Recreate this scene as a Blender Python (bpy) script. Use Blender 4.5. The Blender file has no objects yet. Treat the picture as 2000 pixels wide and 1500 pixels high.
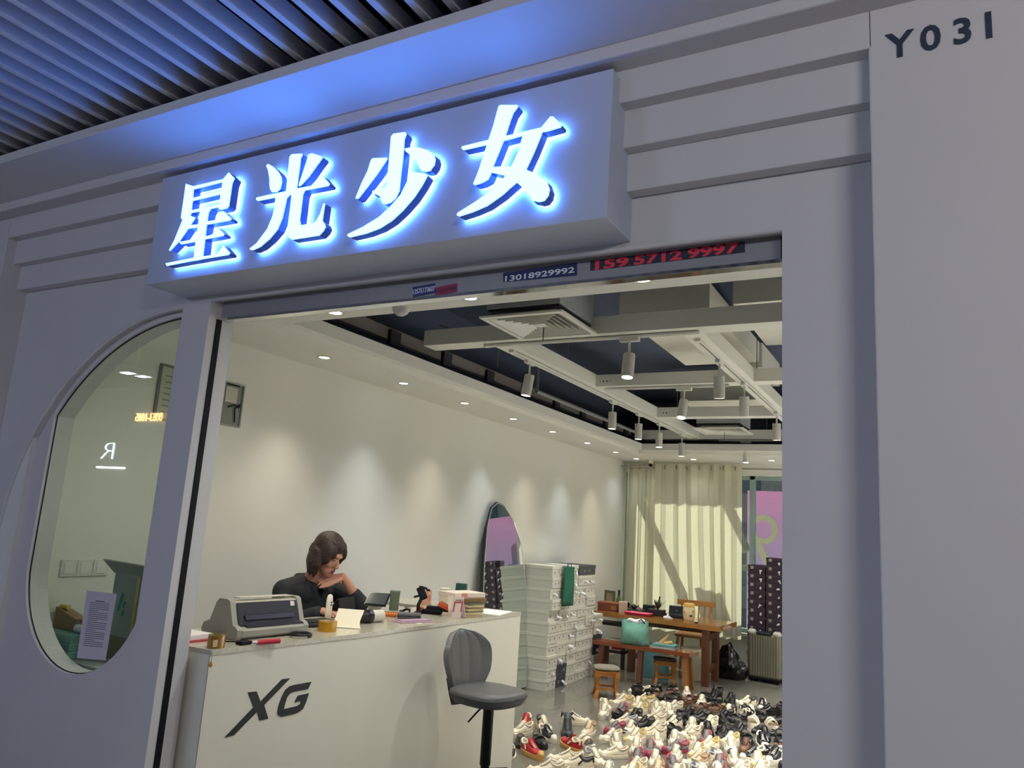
import bpy, bmesh, math, random
from mathutils import Vector, Matrix, geometry
random.seed(7)
sc = bpy.context.scene
C = sc.collection
PI = math.pi
# ------------------------------------------------------------------ camera
F_PX = 1493.276
CAM = Vector((0.0, 0.0, 1.6))
RT = Vector((0.87690305, 0.47621351, 0.06528196))
UP = Vector((0.03215234, -0.19362455, 0.9805487))
FW = Vector((-0.47959073, 0.85774718, 0.18510134))
cam_d = bpy.data.cameras.new('camera')
cam_d.sensor_width = 36.0
cam_d.lens = F_PX / 2000.0 * 36.0
cam_d.clip_start = 0.05
cam = bpy.data.objects.new('camera', cam_d)
C.objects.link(cam)
cam.matrix_world = Matrix(((RT.x, UP.x, -FW.x, CAM.x), (RT.y, UP.y, -FW.y, CAM.y), (RT.z, UP.z, -FW.z, CAM.z), (0, 0, 0, 1)))
sc.camera = cam
# ------------------------------------------------------------------ world, sun, exposure
w = bpy.data.worlds.new('world'); sc.world = w; w.use_nodes = True
nt = w.node_tree; nt.nodes.clear()
sky = nt.nodes.new('ShaderNodeTexSky'); sky.sky_type = 'HOSEK_WILKIE'
sky.sun_direction = Vector((-0.5, 0.7, 0.6)).normalized(); sky.turbidity = 3.0; sky.ground_albedo = 0.4
bg = nt.nodes.new('ShaderNodeBackground'); bg.inputs['Strength'].default_value = 1.3
wo = nt.nodes.new('ShaderNodeOutputWorld')
nt.links.new(sky.outputs[0], bg.inputs[0]); nt.links.new(bg.outputs[0], wo.inputs[0])
sun_d = bpy.data.lights.new('sun', 'SUN'); sun_d.energy = 8.5; sun_d.angle = 0.01; sun_d.color = (1.0, 0.93, 0.8)
sun = bpy.data.objects.new('sun', sun_d); C.objects.link(sun)
sun.rotation_euler = Vector((-0.5, 0.7, 0.6)).to_track_quat('Z', 'Y').to_euler()
sun.location = (-6, 20, 9)
sc.view_settings.view_transform = 'Standard'
sc.view_settings.look = 'None'
sc.view_settings.exposure = 0.0
sc.view_settings.gamma = 1.0
sc.view_settings.use_curve_mapping = False
sc.cycles.use_denoising = True
sc.cycles.max_bounces = 8

# ------------------------------------------------------------------ helpers
def at(x, y, X=None, Y=None, Z=None):
    d = RT * ((x - 1000) / F_PX) + UP * (-(y - 750) / F_PX) + FW
    if X is not None: t = (X - CAM.x) / d.x
    elif Y is not None: t = (Y - CAM.y) / d.y
    else: t = (Z - CAM.z) / d.z
    return CAM + d * t

def s2l(c):
    return tuple((v / 255 / 12.92) if v / 255 <= 0.04045 else ((v / 255 + 0.055) / 1.055) ** 2.4 for v in c)

MATS = {}
def mat(name, col, rough=0.6, metal=0.0, noise=0.0, nscale=8.0, bump=0.0, bscale=60.0, emit=None, estr=1.0, coat=0.0, trans=0.0, spec=None, sheen=0.0):
    """Procedural principled material. col is 0-255 sRGB."""
    if name in MATS: return MATS[name]
    m = bpy.data.materials.new(name); m.use_nodes = True
    n = m.node_tree; b = n.nodes['Principled BSDF']
    c = s2l(col)
    b.inputs['Base Color'].default_value = (*c, 1)
    b.inputs['Roughness'].default_value = rough
    b.inputs['Metallic'].default_value = metal
    if coat: b.inputs['Coat Weight'].default_value = coat; b.inputs['Coat Roughness'].default_value = 0.08
    if trans: b.inputs['Transmission Weight'].default_value = trans
    if spec is not None: b.inputs['Specular IOR Level'].default_value = spec
    if sheen: b.inputs['Sheen Weight'].default_value = sheen
    if emit:
        b.inputs['Emission Color'].default_value = (*emit, 1); b.inputs['Emission Strength'].default_value = estr
    if noise or bump:
        tc = n.nodes.new('ShaderNodeTexCoord')
    if noise:
        t = n.nodes.new('ShaderNodeTexNoise'); t.inputs['Scale'].default_value = nscale; t.inputs['Detail'].default_value = 4
        n.links.new(tc.outputs['Object'], t.inputs['Vector'])
        r = n.nodes.new('ShaderNodeMix'); r.data_type = 'RGBA'
        r.inputs[6].default_value = (*[max(0, v * (1 - noise)) for v in c], 1)
        r.inputs[7].default_value = (*[min(1, v * (1 + noise)) for v in c], 1)
        n.links.new(t.outputs['Fac'], r.inputs[0]); n.links.new(r.outputs[2], b.inputs['Base Color'])
    if bump:
        t2 = n.nodes.new('ShaderNodeTexNoise'); t2.inputs['Scale'].default_value = bscale; t2.inputs['Detail'].default_value = 3
        n.links.new(tc.outputs['Object'], t2.inputs['Vector'])
        bp = n.nodes.new('ShaderNodeBump'); bp.inputs['Strength'].default_value = bump; bp.inputs['Distance'].default_value = 0.01
        n.links.new(t2.outputs['Fac'], bp.inputs['Height']); n.links.new(bp.outputs[0], b.inputs['Normal'])
    MATS[name] = m
    return m

def glass_mat(name, tint=(235, 245, 240), refl=0.06, rough=0.0):
    if name in MATS: return MATS[name]
    m = bpy.data.materials.new(name); m.use_nodes = True
    n = m.node_tree; n.nodes.clear()
    o = n.nodes.new('ShaderNodeOutputMaterial'); mx = n.nodes.new('ShaderNodeMixShader')
    tr = n.nodes.new('ShaderNodeBsdfTransparent'); tr.inputs[0].default_value = (*s2l(tint), 1)
    gl = n.nodes.new('ShaderNodeBsdfGlossy'); gl.inputs['Roughness'].default_value = rough
    fr = n.nodes.new('ShaderNodeLayerWeight'); fr.inputs[0].default_value = 0.5
    pw = n.nodes.new('ShaderNodeMath'); pw.operation = 'POWER'; pw.inputs[1].default_value = 5.0
    ad = n.nodes.new('ShaderNodeMath'); ad.operation = 'ADD'; ad.inputs[1].default_value = 0.04 + refl; ad.use_clamp = True
    n.links.new(fr.outputs['Facing'], pw.inputs[0]); n.links.new(pw.outputs[0], ad.inputs[0]); n.links.new(ad.outputs[0], mx.inputs[0])
    n.links.new(tr.outputs[0], mx.inputs[1]); n.links.new(gl.outputs[0], mx.inputs[2]); n.links.new(mx.outputs[0], o.inputs[0])
    MATS[name] = m
    return m

def emis(name, col, strength):
    if name in MATS: return MATS[name]
    m = bpy.data.materials.new(name); m.use_nodes = True
    n = m.node_tree; n.nodes.clear()
    o = n.nodes.new('ShaderNodeOutputMaterial'); e = n.nodes.new('ShaderNodeEmission')
    e.inputs[0].default_value = (*col, 1); e.inputs[1].default_value = strength
    n.links.new(e.outputs[0], o.inputs[0]); MATS[name] = m
    return m

def tag(o, label=None, cat=None, group=None, kind=None):
    if label: o['label'] = label
    if cat: o['category'] = cat
    if group: o['group'] = group
    if kind: o['kind'] = kind
    return o

def link(name, me, m=None, parent=None, loc=None, rot=None):
    o = bpy.data.objects.new(name, me); C.objects.link(o)
    if m is not None:
        for mm in (m if isinstance(m, (list, tuple)) else [m]): me.materials.append(mm)
    if parent is not None: o.parent = parent
    if loc is not None: o.location = loc
    if rot is not None: o.rotation_euler = rot
    return o

def thing(name, label, cat, loc=(0, 0, 0), rotz=0, group=None):
    o = bpy.data.objects.new(name, None); C.objects.link(o)
    o.empty_display_size = 0.1
    o.location = loc; o.rotation_euler = (0, 0, rotz)
    return tag(o, label, cat, group)

def copy_tree(o, parent=None):
    c = o.copy(); C.objects.link(c)
    if parent is not None: c.parent = parent
    for ch in list(o.children): copy_tree(ch, c)
    return c

class MB:
    """Collects primitives into one bmesh; build() links them as one mesh object."""
    def __init__(s): s.bm = bmesh.new()
    def _mi(s, faces, mi):
        if mi:
            for f in faces: f.material_index = mi
    def box(s, c, d, bev=0.0, rot=None, mi=0, seg=2):
        m = Matrix.Translation(c) @ (rot.to_4x4() if rot is not None else Matrix.Identity(4)) @ Matrix.Diagonal((*d, 1))
        r = bmesh.ops.create_cube(s.bm, size=1, matrix=m); vs = r['verts']
        if bev:
            es = list({e for v_ in vs for e in v_.link_edges})
            r = bmesh.ops.bevel(s.bm, geom=es, offset=bev, segments=seg, affect='EDGES', profile=0.5)
            fs = r['faces']; fs = list({f for v_ in r['verts'] for f in v_.link_faces})
        else: fs = list({f for v_ in vs for f in v_.link_faces})
        s._mi(fs, mi); return s
    def b2(s, lo, hi, bev=0.0, mi=0):
        lo = Vector(lo); hi = Vector(hi)
        return s.box((lo + hi) / 2, tuple(abs(v) for v in (hi - lo)), bev, None, mi)
    def cyl(s, p, q, r1, r2=None, seg=16, cap=True, mi=0):
        p = Vector(p); q = Vector(q); d = q - p
        if r2 is None: r2 = r1
        m = Matrix.Translation((p + q) / 2) @ d.to_track_quat('Z', 'Y').to_matrix().to_4x4()
        r = bmesh.ops.create_cone(s.bm, cap_ends=cap, cap_tris=False, segments=seg, radius1=r1, radius2=r2, depth=d.length, matrix=m)
        s._mi(list({f for v_ in r['verts'] for f in v_.link_faces}), mi); return s
    def sph(s, c, d, seg=16, rings=10, rot=None, mi=0):
        m = Matrix.Translation(c) @ (rot.to_4x4() if rot is not None else Matrix.Identity(4)) @ Matrix.Diagonal((*d, 1))
        r = bmesh.ops.create_uvsphere(s.bm, u_segments=seg, v_segments=rings, radius=0.5, matrix=m)
        s._mi(list({f for v_ in r['verts'] for f in v_.link_faces}), mi); return s
    def rings(s, rings, closed=True, cap0=True, cap1=True, mi=0):
        """loft a list of rings (lists of points of the same count)"""
        vv = [[s.bm.verts.new(p) for p in r] for r in rings]
        n = len(vv[0]); fs = []
        for a, b in zip(vv[:-1], vv[1:]):
            for i in range(n if closed else n - 1):
                j = (i + 1) % n
                fs.append(s.bm.faces.new((a[i], a[j], b[j], b[i])))
        if closed and cap0: fs.append(s.bm.faces.new(vv[0][::-1]))
        if closed and cap1: fs.append(s.bm.faces.new(vv[-1]))
        s._mi(fs, mi); return s
    def tube(s, pts, r, seg=8, mi=0, cap=True):
        pts = [Vector(p) for p in pts]; n = len(pts)
        rr = r if isinstance(r, (list, tuple)) else [r] * n
        out = []; up0 = None
        for i, p in enumerate(pts):
            t = (pts[min(i + 1, n - 1)] - pts[max(i - 1, 0)]).normalized()
            if up0 is None:
                up0 = Vector((0, 0, 1)) if abs(t.z) < 0.9 else Vector((1, 0, 0))
            x = t.cross(up0).normalized(); y = x.cross(t).normalized(); up0 = y
            out.append([p + (x * math.cos(2 * PI * k / seg) + y * math.sin(2 * PI * k / seg)) * rr[i] for k in range(seg)])
        return s.rings(out, True, cap, cap, mi)
    def lathe(s, prof, seg=20, c=(0, 0, 0), mi=0):
        c = Vector(c)
        return s.rings([[c + Vector((r * math.cos(2 * PI * k / seg), r * math.sin(2 * PI * k / seg), z)) for k in range(seg)] for r, z in prof], True, True, True, mi)
    def prism(s, outlines, d0, d1, plane='XZ', mi=0, side_mi=None):
        """extrude 2-D outlines (first outer, others holes) between depth d0 and d1"""
        def P(p, d): return Vector((p[0], d, p[1])) if plane == 'XZ' else (Vector((p[0], p[1], d)) if plane == 'XY' else Vector((d, p[0], p[1])))
        flat = [p for o in outlines for p in o]
        tri = geometry.tessellate_polygon([[Vector((p[0], p[1], 0)) for p in o] for o in outlines])
        va = [s.bm.verts.new(P(p, d0)) for p in flat]; vb = [s.bm.verts.new(P(p, d1)) for p in flat]
        fs = []; fside = []
        for t in tri:
            for vs in ((va[t[0]], va[t[1]], va[t[2]]), (vb[t[2]], vb[t[1]], vb[t[0]])):
                try: fs.append(s.bm.faces.new(vs))
                except ValueError: pass
        k = 0
        for o in outlines:
            n = len(o)
            for i in range(n):
                j = (i + 1) % n
                fside.append(s.bm.faces.new((va[k + i], va[k + j], vb[k + j], vb[k + i])))
            k += n
        s._mi(fs, mi); s._mi(fside, mi if side_mi is None else side_mi); return s
    def mesh(s, name, smooth=False, angle=None):
        bmesh.ops.recalc_face_normals(s.bm, faces=s.bm.faces)
        me = bpy.data.meshes.new(name); s.bm.to_mesh(me); s.bm.free()
        if smooth or angle:
            for p in me.polygons: p.use_smooth = True
            if angle:
                me.set_sharp_from_angle(angle=angle)
        return me
    def build(s, name, m=None, parent=None, loc=None, rot=None, smooth=False, angle=None):
        return link(name, s.mesh(name, smooth, angle), m, parent, loc, rot)

def box(name, lo, hi, m, parent=None, bev=0.0):
    return MB().b2(lo, hi, bev).build(name, m, parent)

_dg = []
def text_mesh(txt, size, depth=0.001, bold=0.0, shear=0.0, spacing=1.0, align='CENTER'):
    cu = bpy.data.curves.new('text', 'FONT'); cu.body = txt; cu.size = size; cu.extrude = depth / 2
    cu.offset = bold; cu.shear = shear; cu.space_character = spacing; cu.align_x = align; cu.align_y = 'CENTER'
    cu.resolution_u = 3
    o = bpy.data.objects.new('text', cu); C.objects.link(o)
    bpy.context.view_layer.update()
    dg = bpy.context.evaluated_depsgraph_get()
    me = bpy.data.meshes.new_from_object(o.evaluated_get(dg))
    bpy.data.objects.remove(o); bpy.data.curves.remove(cu)
    me.materials.clear()
    return me

def spot(name, loc, target, energy, col, size, blend, radius=0.03, parent=None):
    d = bpy.data.lights.new(name, 'SPOT'); d.energy = energy; d.color = col
    d.spot_size = math.radians(size); d.spot_blend = blend; d.shadow_soft_size = radius
    o = bpy.data.objects.new(name, d); C.objects.link(o); o.location = loc
    o.rotation_euler = (Vector(target) - Vector(loc)).to_track_quat('-Z', 'Y').to_euler()
    if parent is not None: o.parent = parent
    return o
def area(name, loc, target, energy, col, sx, sy, spread=PI):
    d = bpy.data.lights.new(name, 'AREA'); d.energy = energy; d.color = col; d.shape = 'RECTANGLE'; d.size = sx; d.size_y = sy; d.spread = spread
    o = bpy.data.objects.new(name, d); C.objects.link(o); o.location = loc
    o.rotation_euler = (Vector(target) - Vector(loc)).to_track_quat('-Z', 'Y').to_euler()
    return o
ORD = ['first', 'second', 'third', 'fourth', 'fifth', 'sixth', 'seventh', 'eighth', 'ninth', 'tenth', 'eleventh', 'twelfth', 'thirteenth', 'fourteenth', 'fifteenth', 'sixteenth', 'seventeenth', 'eighteenth', 'nineteenth', 'twentieth', 'twenty-first', 'twenty-second', 'twenty-third', 'twenty-fourth', 'twenty-fifth', 'twenty-sixth', 'twenty-seventh', 'twenty-eighth', 'twenty-ninth', 'thirtieth']
# ================================================================== SETTING
XL, XR, YB = -3.93, 3.0, 10.53          # shop: left wall, right wall, back wall
YW, YI = 2.175, 2.31                    # front wall: mall face, shop face
Y0, Y1, Y2 = 2.03, 2.08, 2.123          # fascia steps
paint = mat('facade_paint', (206, 203, 203), 0.65, noise=0.03, nscale=3, bump=0.04, bscale=40)
wallp = mat('shop_wall_paint', (228, 227, 220), 0.7, noise=0.02, nscale=2, bump=0.03, bscale=50)
ceilp = mat('ceiling_paint', (230, 229, 222), 0.75, noise=0.02, nscale=3)
dark_ceil = mat('upper_ceiling_paint', (72, 82, 102), 0.85, noise=0.08, nscale=3)
beamp = mat('beam_paint', (222, 221, 212), 0.55)

# ---- floor: polished tiles (joints recessed)
def tile_mat():
    m = bpy.data.materials.new('polished_tile'); m.use_nodes = True; n = m.node_tree; b = n.nodes['Principled BSDF']
    tc = n.nodes.new('ShaderNodeTexCoord'); t = n.nodes.new('ShaderNodeTexNoise'); t.inputs['Scale'].default_value = 1.6; t.inputs['Detail'].default_value = 4; t.inputs['Distortion'].default_value = 1.2
    n.links.new(tc.outputs['Object'], t.inputs['Vector'])
    cr = n.nodes.new('ShaderNodeValToRGB'); cr.color_ramp.elements[0].position = 0.3; cr.color_ramp.elements[0].color = (*s2l((104, 101, 90)), 1)
    cr.color_ramp.elements[1].position = 0.72; cr.color_ramp.elements[1].color = (*s2l((122, 119, 107)), 1)
    n.links.new(t.outputs['Fac'], cr.inputs[0]); n.links.new(cr.outputs[0], b.inputs['Base Color'])
    b.inputs['Roughness'].default_value = 0.12
    return m
tilem = tile_mat()
floor = tag(box('floor', (-16, -4.1, -0.12), (8, YB + 0.2, -0.004), mat('grout', (92, 90, 84), 0.9)), 'grey polished tile floor of the shop', None, None, 'structure')
T = 0.8
tile_me = MB().b2((-T / 2 + 0.0012, -T / 2 + 0.0012, -0.02), (T / 2 - 0.0012, T / 2 - 0.0012, 0), 0.0015).mesh('tile'); tile_me.materials.append(tilem)
for i in range(9):
    for j in range(11):
        o = bpy.data.objects.new('tile', tile_me); C.objects.link(o); o.parent = floor
        o.location = (XL + T / 2 + i * T, YI + T / 2 + j * T - 0.6, 0.0); o.rotation_euler.z = random.choice((0, PI / 2, PI, -PI / 2))
mf = tag(box('floor.001', (-16, -4.1, -0.02), (8, YI - 0.62, 0.0), mat('mall_floor', (190, 188, 186), 0.25, noise=0.05)), 'light stone floor of the mall walkway', None, None, 'structure')

# ---- front wall with door opening and window hole
ARC = (-2.93, 1.33); RA = 1.145; RB = 1.115; HX0, HX1 = -3.82, -2.93
def arcpts(c, r, a0, a1, n):
    return [(c[0] + r * math.cos(a0 + (a1 - a0) * i / n), c[1] + r * math.sin(a0 + (a1 - a0) * i / n)) for i in range(n + 1)]
DX0, DX1, DZ = -2.75, -0.36, 2.502
outer = [(-4.6, 0), (DX0, 0), (DX0, DZ), (DX1, DZ), (DX1, 0), (XR + 0.15, 0), (XR + 0.15, 3.05), (-4.6, 3.05)]
holeA = [(HX1, 0.35)] + [(HX1, ARC[1] + RA)] + arcpts(ARC, RA, PI / 2, PI, 28)[1:] + [(ARC[0] - RA, 0.35)]
cz = 1.29; cr_ = (HX1 - HX0) / 2; cxm = (HX0 + HX1) / 2
zt = ARC[1] + math.sqrt(RB ** 2 - (HX0 - ARC[0]) ** 2)
aB = math.acos((HX0 - ARC[0]) / RB)
holeB = arcpts(ARC, RB, PI / 2, aB, 20) + arcpts((cxm, cz), cr_, PI, 2 * PI, 26)
mb = MB()
mb.prism([outer, holeA], YW, YW + 0.03)
mb.prism([outer, holeB], YW + 0.03, YI)
wf = tag(mb.build('wall_front', paint), 'white painted shopfront wall with door opening and arched window', None, None, 'structure')
# bevelled bead around the arch
bead = [Vector((p[0], YW + 0.001, p[1])) for p in holeA[1:-1]]
tag(MB().tube(bead, 0.008, 8).build('trim_1', paint), 'thin rounded bead along the window arch', None, None, 'structure')
# window pane in the arched hole
win = tag(MB().prism([[(p[0] + (0.004 if p[0] > cxm else -0.004), p[1]) for p in holeB]], 2.222, 2.230).build('window_1', glass_mat('shop_glass', (236, 243, 240), 0.0)), 'arched glass pane left of the door', None, None, 'structure')
gk = MB(); pts = [Vector((cxm + (p[0] - cxm) * 0.996, 2.221, cz + (p[1] - cz) * 0.998)) for p in holeB]
gk.tube(pts + [pts[0]], 0.0035, 6); gk.build('window_gasket', mat('gasket_black', (20, 22, 28), 0.5), win)
# rounded plaster edge over the door
tag(MB().cyl((DX0, YW + 0.012, DZ), (DX1, YW + 0.012, DZ), 0.012, seg=16).build('trim_40', paint, smooth=True, angle=0.8), 'rounded plaster edge along the top of the door opening', None, None, 'structure')
# ---- stepped fascia and pillars
tn = [2]
def trim(lo, hi, label, bev=0.004, m=None):
    o = tag(box('trim_%d' % tn[0], lo, hi, m or paint, None, bev), label, None, None, 'structure'); tn[0] += 1; return o
PXR, PXL = -0.116, -4.215
trim((PXL - 0.01, Y0, 2.919), (PXR + 0.01, YW, 3.03), 'top fascia board above the sign')
trim((PXL - 0.01, Y1, 2.792), (PXR + 0.01, YW, 2.93), 'second stepped fascia board')
trim((PXL - 0.01, Y2, 2.665), (PXR + 0.01, YW, 2.80), 'lowest stepped fascia board')
tag(box('wall_right_pillar', (PXR, Y0 , 0), (4.2, YW + 0.02, 3.03), paint, None, 0.004), 'broad white pillar right of the door with the unit number', None, None, 'structure')
tag(box('wall_left_pillar', (-16, Y0 , 0), (PXL, YW + 0.02, 3.03), paint, None, 0.004), 'white pillar at the far left of the shopfront', None, None, 'structure')
trim((-16, 1.95, 3.028), (4.2, Y0 + 0.1, 3.074), 'crown strip under the walkway soffit', 0.006)
soff = tag(box('ceiling_soffit', (-16, 1.676, 3.073), (4.2, YW + 0.3, 3.113), mat('soffit_paint', (214, 213, 214), 0.6, noise=0.03, nscale=2.5, bump=0.05, bscale=9), None, 0.002), 'smooth plaster soffit above the shop sign', None, None, 'structure')
# ---- mall ceiling: slats under a dark slab
mc = tag(box('ceiling_mall', (-16, -4.1, 3.62), (8, YW + 0.4, 3.7), mat('mall_slab', (40, 44, 56), 0.9)), 'dark void slab above the slatted mall ceiling', None, None, 'structure')
slat_m = mat('slat_white', (196, 196, 200), 0.5)
sl_me = MB().b2((-0.013, -4.0, 0), (0.013, YW + 0.2, 0.062), 0.001).mesh('slat'); sl_me.materials.append(slat_m)
k = 0
x = -2.412 - 0.107 * 40
while x < 4.2:
    o = bpy.data.objects.new('slat', sl_me); C.objects.link(o); o.parent = mc; o.location = (x, 0, 3.14 + random.uniform(-0.001, 0.001)); x += 0.107
for yy in (-3.4, -2.2, -1.0, 0.5, 1.9):
    box('slat_carrier', (-6.9, yy, 3.205), (4.2, yy + 0.04, 3.245), mat('carrier_dark', (52, 56, 70), 0.7), mc)
# pipe above the slats near the sign
MB().cyl((-8, 1.35, 3.42), (2, 1.35, 3.42), 0.05).build('pipe', mat('pipe_grey', (84, 88, 100), 0.6), mc)
box('duct', (-1.5, 0.2, 3.36), (-1.05, 2.3, 3.6), mat('duct_grey', (96, 98, 106), 0.6), mc)
# ---- shop walls
tag(box('wall_left', (XL - 0.15, YI - 0.13, 0), (XL, YB, 3.6), wallp), 'plain off-white left wall of the shop', None, None, 'structure')
tag(box('wall_right', (XR, YI - 0.13, 0), (XR + 0.15, YB, 3.6), wallp), 'off-white right wall of the shop', None, None, 'structure')
mb = MB()
WZ0, WZ1, WX0 = 0.47, 2.50, -3.915
mb.prism([[(XL - 0.15, 0), (XR + 0.15, 0), (XR + 0.15, 3.6), (XL - 0.15, 3.6)], [(WX0, WZ0), (XR - 0.1, WZ0), (XR - 0.1, WZ1), (WX0, WZ1)]], YB, YB + 0.18)
tag(mb.build('wall_back', wallp), 'white back wall around the wide shop window', None, None, 'structure')
# ---- shop ceiling
CZ = 2.66
cl = MB()
cl.b2((XL, YI, CZ), (-3.36, YB, CZ + 0.12)); cl.b2((-3.37, 3.15, CZ + 0.04), (-3.279, 9.40, CZ + 0.12))
cl.b2((-3.36, YI, CZ), (XR, 3.06, CZ + 0.12))
cl.b2((-3.36, 9.50, CZ), (XR, YB, CZ + 0.12)); cl.b2((-3.279, 9.40, CZ + 0.04), (XR, 9.51, CZ + 0.12))
cl.b2((1.6, 3.06, CZ), (XR, 9.5, CZ + 0.12))
# low skirts closing the dropped ceiling to the slab
cl.b2((-3.44, YI, CZ + 0.1), (-3.40, YB, CZ + 0.16))
ceil = tag(cl.build('ceiling', ceilp), 'dropped white ceiling border around the open ceiling', None, None, 'structure')
box('upper_slab', (XL - 0.1, YI, 3.5), (XR + 0.1, YB + 0.1, 3.6), dark_ceil, ceil)
box('upper_band', (XL, YI, 2.82), (XL + 0.12, YB, 3.5), dark_ceil, ceil)
box('upper_band', (XL, YI, 2.82), (XR, YI + 0.1, 3.5), dark_ceil, ceil)
box('upper_band', (XL, YB - 0.1, 2.82), (XR, YB, 3.5), mat('upper_back_paint', (104, 110, 116), 0.8), ceil)
BZ0, BZ1 = 2.85, 2.965
def beam(lo, hi): return box('beam', lo, hi, beamp, ceil, 0.003)
beam((-3.2, 4.375, BZ0), (1.6, 4.535, BZ1))
beam((-2.69, 4.535, BZ0), (-2.54, 9.46, BZ1 - 0.005))
beam((-1.345, 4.535, BZ0), (-1.21, 9.46, BZ1 - 0.005))
beam((0.02, 4.535, BZ0), (0.15, 9.46, BZ1 - 0.005))
for yy in (6.03, 7.72): beam((-2.54, yy, BZ0), (-1.345, yy + 0.15, BZ1 - 0.01)); beam((-1.21, yy, BZ0), (0.02, yy + 0.15, BZ1 - 0.01))
beam((-3.3, 9.46, BZ0), (1.6, 9.60, BZ1))
beam((-3.2, 3.55, 3.1), (1.6, 3.68, 3.2))
hole_m = mat('hole_black', (30, 32, 32), 0.8)
for yy in (6.03, 7.72):
    for i, dx in enumerate((0.03, 0.06, 0.09, 0.12)):
        MB().cyl((-2.53 + dx, yy - 0.001, 2.895), (-2.53 + dx, yy + 0.004, 2.895), 0.007 if i in (1, 2) else 0.004, seg=8).build('cable_hole', hole_m, ceil)
# ducts, boards and rails of the open ceiling
board = mat('duct_board', (214, 212, 200), 0.6, noise=0.03)
rail = mat('suspension_rail', (120, 112, 108), 0.6)
box('duct_board', (-1.95, 5.0, 3.16), (-1.30, 6.7, 3.34), board, ceil)
box('duct_board', (-1.62, 6.72, 3.12), (-1.28, 7.6, 3.34), board, ceil)
box('duct_board', (-1.12, 4.9, 3.14), (0.3, 6.05, 3.36), board, ceil)
box('duct_board', (-1.95, 3.30, 3.02), (-1.15, 3.95, 3.22), board, ceil)
box('duct_board', (-2.35, 7.9, 3.05), (-1.5, 8.3, 3.3), board, ceil)
for yy in (0,):
    box('suspension_rail', (-3.52, 3.1, 2.90), (-3.47, 9.5, 2.99), rail, ceil)
    for k in range(9): box('rail_clip', (-3.47, 3.6 + k * 0.7, 2.86), (-3.44, 3.72 + k * 0.7, 2.97), mat('clip_dark', (34, 36, 44), 0.7), ceil)
MB().tube([(-3.2, 6.2, 3.45), (-3.2, 6.2, 2.86), (-3.2, 9.3, 2.86)], 0.018, 8).build('conduit_pipe', mat('conduit', (130, 132, 132), 0.5), ceil)
MB().tube([(-3.05, 5.2, 3.45), (-3.05, 5.2, 2.86)], 0.004, 6).build('hanger_rod', rail, ceil)
for (hx, hy) in ((-2.62, 5.6), (-2.62, 7.2), (-1.28, 6.5), (-1.28, 8.0), (-0.72, 4.45), (-2.2, 4.45), (-2.62, 8.7), (-1.75, 9.5)):
    MB().cyl((hx, hy, 2.93), (hx, hy, 3.5), 0.004, seg=6).build('hanger_rod', rail, ceil)
MB().tube([(-3.3, 4.7, 3.1), (-3.0, 5.3, 3.02), (-2.7, 5.9, 2.97)], 0.006, 6).build('cable', mat('cable_black', (24, 24, 26), 0.6), ceil)
# ---- mall surroundings behind the camera
mw = mat('mall_wall', (158, 156, 158), 0.7, noise=0.03)
tag(box('wall_mall_opposite', (-16, -4.1, 0), (8, -4.0, 3.62), mw), 'plain wall on the other side of the walkway', None, None, 'structure')
tag(box('wall_mall_left', (-16.1, -4.1, 0), (-16, YW + 0.3, 3.62), mw), 'end wall of the walkway', None, None, 'structure')
tag(box('wall_mall_right', (8, -4.1, 0), (8.1, YW + 0.3, 3.62), mw), 'end wall of the walkway at the right', None, None, 'structure')
box('x', (0, 0, 0), (1, 1, 1), mw) if False else None
# walkway lamps: unseen hanging lamps, tilted to wash the facade with light
lampface = emis('mall_lamp', (1.0, 0.96, 0.9), 5.0)
def mall_lamp(loc, energy, col, label, tilt=50):
    t = thing('facade_wash_lamp', label, 'lamp', loc, 0, 'walkway ceiling lamps'); t.rotation_euler.x = math.radians(tilt)
    MB().cyl((-0.4, 0, 0.08), (-0.4, 0.1, 0.2), 0.008, seg=8).build('hanger', mat('lamp_housing', (225, 225, 225), 0.4), t); MB().cyl((0.4, 0, 0.08), (0.4, 0.1, 0.2), 0.008, seg=8).build('hanger', mat('lamp_housing', (225, 225, 225), 0.4), t)
    MB().b2((-0.62, -0.09, 0.0), (0.62, 0.09, 0.09), 0.004).build('housing', mat('lamp_housing', (225, 225, 225), 0.4), t)
    MB().b2((-0.6, -0.075, -0.004), (0.6, 0.075, 0.001)).build('diffuser', lampface, t)
    n_ = Vector((0, math.sin(math.radians(tilt)), -math.cos(math.radians(tilt)))); l = area('lamp_light', Vector(loc) + n_ * 0.012, Vector(loc) + n_, energy, col, 1.2, 0.15)
    return t
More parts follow.
